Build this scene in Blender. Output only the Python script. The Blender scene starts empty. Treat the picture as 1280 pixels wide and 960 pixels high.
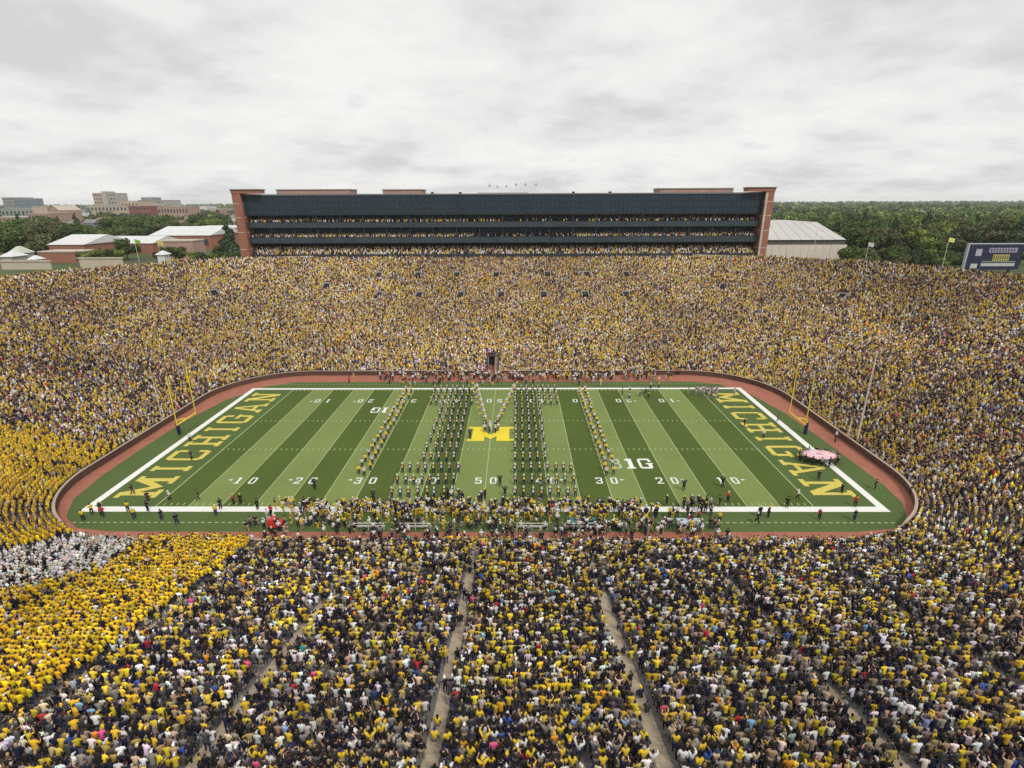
import bpy, bmesh, math, random
import numpy as np
from mathutils import Vector, Matrix
random.seed(7); RNG = np.random.default_rng(11)
S = bpy.context.scene
COL = S.collection
R = math.radians
# ------------------------------------------------------------------ camera
F, T, YAW, ROLL, CAM = 664.8, .3301, -.008, -.0041, np.array([4.6, -64.3, 40.03])
def cam_matrix():
    c, s = math.cos(YAW), math.sin(YAW)
    rz = np.array([[c, -s, 0], [s, c, 0], [0, 0, 1]])
    ct, st = math.cos(T), math.sin(T)
    b = np.array([[1, 0, 0], [0, st, ct], [0, ct, -st]])
    k, q = math.cos(ROLL), math.sin(ROLL)
    return b @ rz
CM = cam_matrix()
cd = bpy.data.cameras.new('camera'); co = bpy.data.objects.new('camera', cd); COL.objects.link(co)
cd.sensor_width = 36; cd.lens = 36 * F / 1280; cd.clip_start = .5; cd.clip_end = 40000
right, up, dep = CM
cr, sr = math.cos(ROLL), math.sin(ROLL)
r2 = right * cr + up * sr; u2 = up * cr - right * sr
m = Matrix(((r2[0], u2[0], -dep[0], CAM[0]), (r2[1], u2[1], -dep[1], CAM[1]), (r2[2], u2[2], -dep[2], CAM[2]), (0, 0, 0, 1)))
co.matrix_world = m; S.camera = co
def project(P):
    q = (np.asarray(P) - CAM) @ CM.T
    d = np.maximum(q[..., 2], .01)
    return 640 + F * q[..., 0] / d, 480 - F * q[..., 1] / d, q[..., 2]
def at(px, py, Y):
    u, v = px - 640, py - 480
    u, v = cr * u + sr * v, -sr * u + cr * v
    d = CM.T @ np.array([u, -v, F]); q = CAM + d * ((Y - CAM[1]) / d[1])
    return float(q[0]), float(q[2])
# ------------------------------------------------------------------ materials
MATS = {}
HAZE = 7.5e-5
def nodes(name):
    m = bpy.data.materials.new(name); m.use_nodes = True
    nt = m.node_tree; return m, nt, nt.nodes['Principled BSDF']
def mat(name, col, rough=.8, var=.0, scale=1.0, metal=0, bump=0, spec=.3):
    if name in MATS: return MATS[name]
    m, nt, b = nodes(name)
    b.inputs['Roughness'].default_value = rough; b.inputs['Metallic'].default_value = metal
    b.inputs['Specular IOR Level'].default_value = spec
    if var:
        tc = nt.nodes.new('ShaderNodeTexCoord'); n = nt.nodes.new('ShaderNodeTexNoise')
        n.inputs['Scale'].default_value = scale; n.inputs['Detail'].default_value = 6; n.inputs['Roughness'].default_value = .65
        nt.links.new(tc.outputs['Object'], n.inputs['Vector'])
        r = nt.nodes.new('ShaderNodeValToRGB'); r.color_ramp.elements[0].position = .3; r.color_ramp.elements[1].position = .7
        r.color_ramp.elements[0].color = tuple(c * (1 - var) for c in col) + (1,)
        r.color_ramp.elements[1].color = tuple(min(1, c * (1 + var)) for c in col) + (1,)
        nt.links.new(n.outputs['Fac'], r.inputs['Fac']); nt.links.new(r.outputs['Color'], b.inputs['Base Color'])
        if bump:
            bp = nt.nodes.new('ShaderNodeBump'); bp.inputs['Strength'].default_value = bump
            nt.links.new(n.outputs['Fac'], bp.inputs['Height']); nt.links.new(bp.outputs['Normal'], b.inputs['Normal'])
    else: b.inputs['Base Color'].default_value = tuple(col) + (1,)
    MATS[name] = m; return m
def attr_mat(name, rough=.85, noise=0):
    m, nt, b = nodes(name)
    a = nt.nodes.new('ShaderNodeAttribute'); a.attribute_name = 'Col'
    b.inputs['Roughness'].default_value = rough; b.inputs['Specular IOR Level'].default_value = .2
    nt.links.new(a.outputs['Color'], b.inputs['Base Color']); return m
def object_mat(name, rough=.8):
    m, nt, b = nodes(name)
    a = nt.nodes.new('ShaderNodeObjectInfo')
    b.inputs['Roughness'].default_value = rough; b.inputs['Specular IOR Level'].default_value = .2
    nt.links.new(a.outputs['Color'], b.inputs['Base Color']); return m
def brick_mat(name, c1, c2, mortar, scale=1.0):
    m, nt, b = nodes(name); b.inputs['Roughness'].default_value = .9
    tc = nt.nodes.new('ShaderNodeTexCoord'); mp = nt.nodes.new('ShaderNodeMapping'); mp.inputs['Rotation'].default_value = (R(90), 0, 0)
    br = nt.nodes.new('ShaderNodeTexBrick'); br.inputs['Scale'].default_value = scale
    br.inputs['Color1'].default_value = c1 + (1,); br.inputs['Color2'].default_value = c2 + (1,); br.inputs['Mortar'].default_value = mortar + (1,)
    nz = nt.nodes.new('ShaderNodeTexNoise'); nz.inputs['Scale'].default_value = .35; nz.inputs['Detail'].default_value = 5
    mx = nt.nodes.new('ShaderNodeMixRGB'); mx.blend_type = 'MULTIPLY'; mx.inputs['Fac'].default_value = .45
    nt.links.new(tc.outputs['Object'], mp.inputs['Vector']); nt.links.new(mp.outputs['Vector'], br.inputs['Vector'])
    nt.links.new(tc.outputs['Object'], nz.inputs['Vector'])
    nt.links.new(br.outputs['Color'], mx.inputs['Color1']); nt.links.new(nz.outputs['Fac'], mx.inputs['Color2'])
    nt.links.new(mx.outputs['Color'], b.inputs['Base Color']); MATS[name] = m; return m
BRICK = brick_mat('brick', (.46, .16, .09), (.36, .12, .07), (.4, .3, .24), 2.0)
BRICK_PINK = brick_mat('pale_brick', (.56, .34, .27), (.50, .29, .23), (.55, .45, .4), 1.5)
CONCRETE = mat('concrete', (.36, .33, .29), .9, .22, .8)
AISLE = mat('aisle_concrete', (.38, .31, .225), .9, .25, 2.5)
STONE = mat('limestone', (.5, .44, .36), .85, .15, .5)
WHITE = mat('white_paint', (.78, .78, .74), .6, .06, 3)
YELLOWP = mat('yellow_field_paint', (.60, .50, .10), .85, .14, 2.5)
GOLDP = mat('yellow_post_paint', (.78, .60, .04), .4)
NAVYGLASS = None
# ------------------------------------------------------------------ object helpers
def tag(o, label=None, cat=None, group=None, kind=None):
    if label: o['label'] = label
    if cat: o['category'] = cat
    if group: o['group'] = group
    if kind: o['kind'] = kind
    return o
def link(o, parent=None):
    COL.objects.link(o)
    if parent is not None: o.parent = parent
    return o
def empty(name, loc, rz=0):
    o = bpy.data.objects.new(name, None); o.location = loc; o.rotation_euler = (0, 0, rz); o.empty_display_size = .5
    return link(o)
class MB:
    """collects polygons; build() links them as one mesh object"""
    def __init__(s): s.v = []; s.f = []
    def add(s, vs, fs):
        o = len(s.v); s.v += [tuple(map(float, v)) for v in vs]; s.f += [tuple(o + i for i in f) for f in fs]; return s
    def box(s, x0, x1, y0, y1, z0, z1):
        return s.add([(x0, y0, z0), (x1, y0, z0), (x1, y1, z0), (x0, y1, z0), (x0, y0, z1), (x1, y0, z1), (x1, y1, z1), (x0, y1, z1)],
                     [(3, 2, 1, 0), (4, 5, 6, 7), (0, 1, 5, 4), (1, 2, 6, 5), (2, 3, 7, 6), (3, 0, 4, 7)])
    def tube(s, a, b, ra, rb=None, n=6):
        rb = ra if rb is None else rb
        a, b = Vector(a), Vector(b); d = (b - a).normalized()
        x = d.orthogonal().normalized(); y = d.cross(x)
        vs = [a + (x * math.cos(2 * math.pi * i / n) + y * math.sin(2 * math.pi * i / n)) * ra for i in range(n)]
        vs += [b + (x * math.cos(2 * math.pi * i / n) + y * math.sin(2 * math.pi * i / n)) * rb for i in range(n)]
        return s.add(vs, [(i, (i + 1) % n, n + (i + 1) % n, n + i) for i in range(n)] + [tuple(range(n))[::-1], tuple(range(n, 2 * n))])
    def ell(s, c, rx, ry, rz, nu=8, nv=5, ztop=1, zbot=-1):
        vs = []; fs = []
        for j in range(nv + 1):
            t = zbot + (ztop - zbot) * j / nv; ph = math.asin(max(-1, min(1, t)))
            for i in range(nu):
                a = 2 * math.pi * i / nu
                vs.append((c[0] + rx * math.cos(ph) * math.cos(a) , c[1] + ry * math.cos(ph) * math.sin(a), c[2] + rz * t))
        for j in range(nv):
            for i in range(nu): fs.append((j * nu + i, j * nu + (i + 1) % nu, (j + 1) * nu + (i + 1) % nu, (j + 1) * nu + i))
        return s.add(vs, fs)
    def mesh(s, name, material=None, smooth=False):
        me = bpy.data.meshes.new(name); me.from_pydata(s.v, [], s.f); me.update()
        for mm in (material if isinstance(material, (list, tuple)) else [material]):
            if mm: me.materials.append(mm)
        if smooth: me.polygons.foreach_set('use_smooth', [True] * len(me.polygons))
        return me
    def build(s, name, material, parent=None, smooth=False):
        return link(bpy.data.objects.new(name, s.mesh(name, material, smooth)), parent)
def sheet(name, poly, z, material, parent=None, kind='structure'):
    o = MB().add([(x, y, z) for x, y in poly], [tuple(range(len(poly)))]).build(name, material, parent)
    if parent is None: o['kind'] = kind
    return o
# ------------------------------------------------------------------ bowl geometry
A_, B_, CY, RAD = 44.5, 16.0, 25.5, 18.0        # straight half lengths and inner corner radius
ROWS, TREAD = 105, .66
def zs(s): return .42 + .25 * s + .0009 * s * s
def off_pt(sec, t, s):
    """point on the row curve at offset s. sections: 0 far, 1 left arc far, 2 left end, 3 left arc near, 4 near, 5 right arc near, 6 right end, 7 right arc far"""
    r = RAD + s
    if sec == 0: return (t, CY + B_ + r)
    if sec == 2: return (-A_ - r, t)
    if sec == 4: return (t, CY - B_ - r)
    if sec == 6: return (A_ + r, t)
    cx, cy = {1: (-A_, CY + B_), 3: (-A_, CY - B_), 5: (A_, CY - B_), 7: (A_, CY + B_)}[sec]
    return (cx + r * math.cos(t), cy + r * math.sin(t))
ARC = {1: (math.pi / 2, math.pi), 3: (math.pi, 1.5 * math.pi), 5: (1.5 * math.pi, 2 * math.pi), 7: (0, math.pi / 2)}
AISLES_X = [-.3 + 13.2 * k for k in range(-3, 4)]
AISLES_Y = [12.3, 25.5, 38.7]
NOTCH = (-2.5, .1, 7.6)                                 # tunnel mouth in the far stand: x0, x1, depth
def loop_params():
    out = []
    xs = sorted(set([44.5, -44.5, NOTCH[0], NOTCH[1]] + [i * 6.0 for i in range(-7, 8)]), reverse=True)
    xs = [x for x in xs if not (NOTCH[0] < x < NOTCH[1])]
    out += [(0, x) for x in xs[:-1]]
    n = 20
    out += [(1, math.pi / 2 + math.pi / 2 * i / n) for i in range(n)]
    out += [(2, CY + B_ - 32 * i / 4) for i in range(4)]
    out += [(3, math.pi + math.pi / 2 * i / n) for i in range(n)]
    out += [(4, -44.5 + 89 * i / 12) for i in range(12)]
    out += [(5, 1.5 * math.pi + math.pi / 2 * i / n) for i in range(n)]
    out += [(6, CY - B_ + 32 * i / 4) for i in range(4)]
    out += [(7, math.pi / 2 * i / n) for i in range(n)]
    return out
LP = loop_params(); NL = len(LP)
def loop(s): return [off_pt(a, t, s) for a, t in LP]
SMAX = ROWS * TREAD
# ---- field, track
m, nt, b = nodes('turf'); MATS['turf'] = m
def N(t, **k):
    n = nt.nodes.new(t)
    for a, v in k.items(): setattr(n, a, v)
    return n
def mth(op, a, b_=None):
    n = N('ShaderNodeMath', operation=op)
    for i, v in enumerate((a, b_)):
        if v is None: continue
        if isinstance(v, (int, float)): n.inputs[i].default_value = v
        else: nt.links.new(v, n.inputs[i])
    return n.outputs[0]
tc = N('ShaderNodeTexCoord'); sp = N('ShaderNodeSeparateXYZ'); nt.links.new(tc.outputs['Object'], sp.inputs[0])
ax = mth('ABSOLUTE', sp.outputs['X'])
idx = mth('FLOOR', mth('DIVIDE', ax, 4.572))
odd = mth('MODULO', idx, 2.0)                 # 1 = dark strip (5..10 m off the middle, ...)
inside = mth('MULTIPLY', mth('LESS_THAN', ax, 45.72), mth('MULTIPLY', mth('GREATER_THAN', sp.outputs['Y'], 0.0), mth('LESS_THAN', sp.outputs['Y'], 48.77)))
dark = mth('MULTIPLY', odd, inside)
out_ = mth('SUBTRACT', 1.0, inside)
def mix(fac, c1, c2, bt='MIX'):
    n = N('ShaderNodeMixRGB', blend_type=bt)
    for i, v in ((0, fac), (1, c1), (2, c2)):
        if isinstance(v, (int, float)): n.inputs[i].default_value = v
        elif isinstance(v, tuple): n.inputs[i].default_value = v + (1,)
        else: nt.links.new(v, n.inputs[i])
    return n.outputs[0]
c = mix(dark, (.222, .285, .092), (.096, .140, .032))
c = mix(out_, c, (.105, .155, .05))
n1 = N('ShaderNodeTexNoise'); n1.inputs['Scale'].default_value = .09; n1.inputs['Detail'].default_value = 5
n2 = N('ShaderNodeTexNoise'); n2.inputs['Scale'].default_value = 3.5; n2.inputs['Detail'].default_value = 4; n2.inputs['Roughness'].default_value = .8
for n_ in (n1, n2): nt.links.new(tc.outputs['Object'], n_.inputs['Vector'])
def ramp(fac, p0, v0, p1, v1):
    r = N('ShaderNodeValToRGB'); e = r.color_ramp.elements
    e[0].position, e[1].position = p0, p1; e[0].color = (v0,) * 3 + (1,); e[1].color = (v1,) * 3 + (1,)
    nt.links.new(fac, r.inputs[0]); return r.outputs[0]
c = mix(1.0, c, ramp(n1.outputs[0], .3, .86, .7, 1.0), 'MULTIPLY')
c = mix(1.0, c, ramp(n2.outputs[0], .25, .8, .75, 1.0), 'MULTIPLY')
nt.links.new(c, b.inputs['Base Color']); b.inputs['Roughness'].default_value = .9; b.inputs['Specular IOR Level'].default_value = .1
TURF = m
TRACKM = mat('rubber_track', (.345, .13, .085), .85, .16, .6)
fl = loop(-.0)
sheet('track', [(x, y) for x, y in loop(-.3)], 0, TRACKM)
tp = []
def rrect(x0, x1, y0, y1, r, n=8):
    p = []
    for cx, cy, a0 in ((x1 - r, y1 - r, 0), (x0 + r, y1 - r, 90), (x0 + r, y0 + r, 180), (x1 - r, y0 + r, 270)):
        for i in range(n + 1):
            a = R(a0 + 90 * i / n); p.append((cx + r * math.cos(a), cy + r * math.sin(a)))
    return p
# green apron with cut corners like the inside of the track
ap = []
for x0, y0 in ((-60.0, 18), (-59.8, 30), (-57.8, 42), (-53, 51.0), (-47, 54.0), (0, 54.2), (46, 54.0), (51.5, 52.2), (56, 45), (58.2, 34), (58.9, 22), (59.2, 6), (58.6, 1.0), (56.4, -3.2), (53.2, -5.2), (48, -5.9), (0, -6.0), (-48, -5.9), (-52.8, -5.1), (-56.2, -2.6), (-58.8, 2), (-59.8, 9)): ap.append((x0, y0))
sheet('field_turf', ap[::-1], .006, TURF)
# ---- painted markings (structure: parts of the field)
Z0 = .012
_z = [Z0]
class Paint(MB):
    def __init__(s, base=.012, inc=0): MB.__init__(s); s.z = base; s.inc = inc
    def quad(s, pts):
        s.z += s.inc
        return s.add([(x, y, s.z) for x, y in pts], [tuple(range(len(pts)))])
    def rect(s, x0, x1, y0, y1): return s.quad([(x0, y0), (x1, y0), (x1, y1), (x0, y1)])
EI, EO = 54.35, 55.45
lines = Paint(.02)
lines.rect(-EO, EO, -1.3, 0); lines.rect(-EO, EO, 48.77, 49.75)
lines.rect(-EO, -EI, 0, 48.77); lines.rect(EI, EO, 0, 48.77)
o = lines.build('field_border', WHITE); o['kind'] = 'structure'
yl = Paint()
FADED = mat('faded_line_paint', (.42, .50, .26), .85, .15, 3)
for k in range(-10, 11):
    x = k * 4.572; w = .1 if abs(k) < 10 else .14
    yl.rect(x - w / 2, x + w / 2, .05, 48.72)
    for y0 in (18.1, 30.6):
        yl.add([(x - .3, y0 - .06, .014), (x + .3, y0 - .06, .014), (x + .3, y0 + .06, .014), (x - .3, y0 + .06, .014)], [(0, 1, 2, 3)])
for k in range(-49, 50):
    if k % 5 == 0: continue
    x = k * .9144
    for y0 in (.35, 17.8, 30.35, 47.8): yl.rect(x - .06, x + .06, y0, y0 + .6)
o = yl.build('yard_line', FADED); o['kind'] = 'structure'
# dashed limit line in the near apron
dl = Paint()
for k in range(-60, 61): dl.rect(k * .9 - .25, k * .9 + .25, -3.95, -3.8)
for k in range(-60, 61): dl.rect(k * .9 - .25, k * .9 + .25, 52.4, 52.55)
o = dl.build('coaching_line', FADED); o['kind'] = 'structure'
# stroke glyphs in a 0..1 box: quads (x,y)
def bar(x0, y0, x1, y1, w):
    dx, dy = x1 - x0, y1 - y0; l = math.hypot(dx, dy); nx, ny = -dy / l * w / 2, dx / l * w / 2
    return [(x0 + nx, y0 + ny), (x0 - nx, y0 - ny), (x1 - nx, y1 - ny), (x1 + nx, y1 + ny)]
def rc(x0, x1, y0, y1): return [(x0, y0), (x1, y0), (x1, y1), (x0, y1)]
def glyph(ch, w=.17, serif=True):
    s = []
    h = .13
    def serifs(xs, ys=(0, 1)):
        for x in xs:
            for y in ys: s.append(rc(x - w / 2 - .1, x + w / 2 + .1, y if y == 0 else 1 - h, h if y == 0 else 1))
    if ch == 'M':
        s += [rc(.1, .1 + w, 0, 1), rc(.9 - w, .9, 0, 1), [(.1, 1), (.1 + w * .4, 1), (.5 + w * .2, .3), (.5 - w * .45, .3)][::1], [(.9, 1), (.9 - w * .4, 1), (.5 - w * .2, .3), (.5 + w * .45, .3)]]
        s += [[(.1, 1), (.1, .8), (.5, .12), (.5, .42), (.22, 1)], [(.9, 1), (.78, 1), (.5, .42), (.5, .12), (.9, .8)]]
        if serif: s += [rc(0, .36, 0, h), rc(.64, 1, 0, h), rc(0, .2, 1 - h, 1), rc(.8, 1, 1 - h, 1)]
    elif ch == 'I': s += [rc(.5 - w / 2, .5 + w / 2, 0, 1)]; s += [rc(.22, .78, 0, h), rc(.22, .78, 1 - h, 1)]
    elif ch == 'C': s += [rc(.08, .08 + w, .12, .88), rc(.2, .86, 0, h * 1.1), rc(.2, .86, 1 - h * 1.1, 1), rc(.92 - w, .92, .66, .9), rc(.92 - w, .92, .1, .34), [(.08, .12), (.2, 0), (.25, .14), (.25, .2)], [(.08, .88), (.25, .8), (.25, .86), (.2, 1)]]
    elif ch == 'G': s += glyph('C') + [rc(.92 - w, .92, .1, .48), rc(.55, 1, .42, .54)]
    elif ch == 'H': s += [rc(.16, .16 + w, 0, 1), rc(.84 - w, .84, 0, 1), rc(.16, .84, .44, .56)] + ([rc(.03, .44, 0, h), rc(.56, .97, 0, h), rc(.03, .44, 1 - h, 1), rc(.56, .97, 1 - h, 1)] if serif else [])
    elif ch == 'A': s += [[(.1, 0), (.1 + w, 0), (.55, 1), (.42, 1)], [(.9 - w, 0), (.9, 0), (.58, 1), (.45, 1)], rc(.28, .72, .26, .38), rc(0, .34, 0, h * .9), rc(.66, 1, 0, h * .9)]
    elif ch == 'N': s += [rc(.14, .14 + w * .9, 0, 1), rc(.86 - w * .9, .86, 0, 1), [(.1, 1), (.34, 1), (.88, 0), (.66, 0)]] + ([rc(0, .4, 0, h), rc(0, .3, 1 - h, 1), rc(.62, 1, 1 - h, 1)] if serif else [])
    elif ch == '1': s += [rc(.42, .42 + w * 1.2, 0, 1), rc(.25, .8, 0, h), [(.22, .78), (.42, .82), (.42, 1), (.36, 1)]]
    elif ch == '0': s += [rc(.1, .1 + w, .12, .88), rc(.9 - w, .9, .12, .88), rc(.2, .8, 0, h), rc(.2, .8, 1 - h, 1), [(.1, .12), (.2, 0), (.28, .1), (.27, .2)], [(.9, .12), (.73, .2), (.72, .1), (.8, 0)], [(.1, .88), (.27, .8), (.28, .9), (.2, 1)], [(.9, .88), (.8, 1), (.72, .9), (.73, .8)]]
    elif ch == '2': s += [rc(.1, .9, 0, h * 1.1), rc(.9 - w, .9, .55, .88), rc(.15, .85, 1 - h, 1), rc(.1, .1 + w, .7, .9), [(.1, .1), (.3, .1), (.9, .55), (.72, .6)]]
    elif ch == '3': s += [rc(.15, .82, 0, h), rc(.15, .82, 1 - h, 1), rc(.9 - w, .9, .08, .46), rc(.9 - w, .9, .54, .92), rc(.35, .8, .44, .56), rc(.1, .1 + w, .08, .28), rc(.1, .1 + w, .74, .92)]
    elif ch == '4': s += [rc(.6, .6 + w, 0, 1), rc(.08, .92, .24, .24 + h), [(.08, .3), (.24, .3), (.66, 1), (.52, 1)], rc(.48, .9, 0, h * .8)]
    elif ch == '5': s += [rc(.12, .85, 1 - h, 1), rc(.12, .12 + w, .5, 1), rc(.12, .8, .5, .5 + h), rc(.9 - w, .9, .1, .56), rc(.12, .82, 0, h), rc(.1, .1 + w, .05, .26)]
    elif ch == 'B': s += [rc(.12, .12 + w * 1.2, 0, 1), rc(.12, .8, 0, h), rc(.12, .8, 1 - h, 1), rc(.12, .8, .45, .57), rc(.88 - w, .88, .06, .48), rc(.85 - w, .85, .54, .94)]
    elif ch == '6': s += [rc(.08, .08 + w * 1.35, .08, .92), rc(.15, .9, 0, h * 1.4), rc(.15, .9, 1 - h * 1.4, 1), rc(.92 - w * 1.35, .92, .06, .55), rc(.5, .92, .42, .58)]
    return s
def text_paint(name, txt, origin, udir, vdir, cw, chh, gap, material, w=.17, widths=None):
    p = Paint(.024, .0012); x = 0
    for i, ch in enumerate(txt):
        ww = cw * (widths[i] if widths else 1)
        if ch != ' ':
            for q in glyph(ch, w):
                p.quad([(origin[0] + udir[0] * (x + a * ww) + vdir[0] * b_ * chh, origin[1] + udir[1] * (x + a * ww) + vdir[1] * b_ * chh) for a, b_ in q])
        x += ww + gap
    o = p.build(name, material); o['kind'] = 'structure'
    # keep faces pointing up
    me = o.data; bm = bmesh.new(); bm.from_mesh(me)
    for f in bm.faces:
        f.normal_update()
        if f.normal.z < 0: f.normal_flip()
    bm.to_mesh(me); bm.free(); return o
for sgn in (-1, 1):
    for k, t_ in ((4, '10'), (3, '20'), (2, '30'), (1, '40')):
        for near in (1, 0):
            x = sgn * k * 9.144
            d = 1 if near else -1
            y0 = 6.35 if near else 42.4
            text_paint('yard_number', t_[0], (x - d * 1.75, y0), (d, 0), (0, d), 1.25, 1.85, 0, WHITE, .2)
            text_paint('yard_number', t_[1], (x + d * .5, y0), (d, 0), (0, d), 1.25, 1.85, 0, WHITE, .2)
            p = Paint(.024); yy = y0 + d * 1.15; e = x + sgn * 2.15
            p.quad([(e, yy - .22), (e + sgn * .7, yy), (e, yy + .22)] if sgn > 0 else [(e, yy - .22), (e, yy + .22), (e - .7, yy)])
            o = p.build('direction_arrow', WHITE); o['kind'] = 'structure'
for near in (1, 0):
    d = 1 if near else -1; y0 = 6.35 if near else 42.4
    text_paint('yard_number', '5', (-d * 1.75, y0), (d, 0), (0, d), 1.25, 1.85, 0, WHITE, .2)
    text_paint('yard_number', '0', (d * .5, y0), (d, 0), (0, d), 1.25, 1.85, 0, WHITE, .2)
wd = [1.35, .62, .95, 1.05, .62, 1.0, 1.12, 1.15]
tot = sum(wd); CWd = (44.3 - 7 * 1.05) / tot
for i, (org, ud, vd) in enumerate((((-47.3, 2.3), (0, 1), (-1, 0)), ((47.3, 46.6), (0, -1), (1, 0)))):
    x = 0
    for j, ch in enumerate('MICHIGAN'):
        text_paint('endzone_letter', ch, (org[0], org[1] + ud[1] * x), ud, vd, CWd * wd[j], 6.1, 0, YELLOWP, .15 if wd[j] > .7 else .24)
        x += CWd * wd[j] + 1.05
o = text_paint('midfield_letter', 'M', (-4.2, 21.4), (1, 0), (0, 1), 8.4, 6.2, 0, mat('bright_yellow_paint', (.78, .62, .04), .8), .27)
FAINT = mat('faint_logo_paint', (.42, .48, .32), .85, .1, 3)
text_paint('conference_logo', 'B', (19.6, 11.1), (1, 0), (0, 1), 2.1, 3.4, 0, FAINT, .2)
text_paint('conference_logo', '1G', (21.6, 11.1), (1, 0), (0, 1), 2.5, 3.4, .0, WHITE, .24)
text_paint('conference_logo', 'B', (-19.5, 37.6), (-1, 0), (0, -1), 1.7, 2.8, 0, FAINT, .2)
text_paint('conference_logo', '1G', (-21.0, 37.6), (-1, 0), (0, -1), 2.0, 2.8, .0, WHITE, .24)
# ------------------------------------------------------------------ stadium stands
stand = empty('grandstand', (0, CY, 0))
tag(stand, 'concrete seating bowl packed with spectators wrapping round the striped football field', 'grandstand')
class SB(MB): pass
def local(o): o.location = (-stand.location.x, -stand.location.y, 0); return o
bowl = MB()
fs = []
for k in range(ROWS):
    s0, s1 = k * TREAD, (k + 1) * TREAD; z0, z1 = zs(s0), zs(s1)
    a, b2 = loop(s0), loop(s1)
    for i in range(NL):
        j = (i + 1) % NL
        if LP[i] == (0, NOTCH[1]) and s0 < NOTCH[2]: continue
        o_ = len(bowl.v)
        bowl.v += [(*a[i], z0), (*a[j], z0), (*b2[j], z0), (*b2[i], z0), (*b2[j], z1), (*b2[i], z1)]
        bowl.f += [(o_, o_ + 1, o_ + 2, o_ + 3), (o_ + 3, o_ + 2, o_ + 4, o_ + 5)]
local(bowl.build('seating_bowl', mat('bleacher_concrete', (.15, .14, .135), .9, .25, .6), stand))  # concrete colour darkened to carry the shade between packed spectators
# outer wall of the bowl
ow = MB(); a = loop(SMAX); b2 = loop(SMAX + .4); zt = zs(SMAX) + .35
for i in range(NL):
    j = (i + 1) % NL
    ow.add([(*a[i], zs(SMAX) - .3), (*a[j], zs(SMAX) - .3), (*a[j], zt), (*a[i], zt), (*b2[i], zt), (*b2[j], zt), (*b2[j], 12), (*b2[i], 12)], [(0, 1, 2, 3), (3, 2, 5, 4), (4, 5, 6, 7)])
local(ow.build('outer_wall', STONE, stand))
# aisles
def aisle(sec, t, s_from=0, name='aisle_stairs'):
    mb = MB(); dirx = None
    for k in range(int(s_from / TREAD), ROWS):
        s0 = k * TREAD; z0 = zs(s0) + .008
        p = Vector((*off_pt(sec, t, s0), 0)); q = Vector((*off_pt(sec, t, s0 + TREAD), 0)); d = (q - p).normalized(); n = Vector((-d.y, d.x, 0)) * .46
        hz = (zs(s0 + TREAD) - zs(s0)) * .5
        for (f0, f1, zz) in ((.02, .5, z0), (.5, .985, z0 + hz)):
            a_, c_ = p.lerp(q, f0), p.lerp(q, f1)
            zb = zs(s0) - .02
            vs = [a_ - n, a_ + n, c_ + n, c_ - n]
            mb.add([(v.x, v.y, zb) for v in vs] + [(v.x, v.y, zz) for v in vs], [(4, 5, 6, 7), (0, 1, 5, 4), (1, 2, 6, 5), (3, 0, 4, 7), (2, 3, 7, 6)])
    # centre handrail every few rows
    local(mb.build(name, AISLE, stand))
AISL = {0: [(x, 0) for x in AISLES_X], 4: [(x, 0) for x in AISLES_X], 2: [(y, 0) for y in AISLES_Y], 6: [(y, 0) for y in AISLES_Y]}
for sec in (1, 3, 5, 7):
    a0, a1 = ARC[sec]
    AISL[sec] = [(a0 + (a1 - a0) * f, s_) for f, s_ in ((.0, 0), (.25, 14), (.5, 0), (.75, 14), (.999, 0), (.125, 38), (.375, 38), (.625, 38), (.875, 38))]
for sec, lst in AISL.items():
    for t, s_ in lst: aisle(sec, t, s_)
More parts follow.
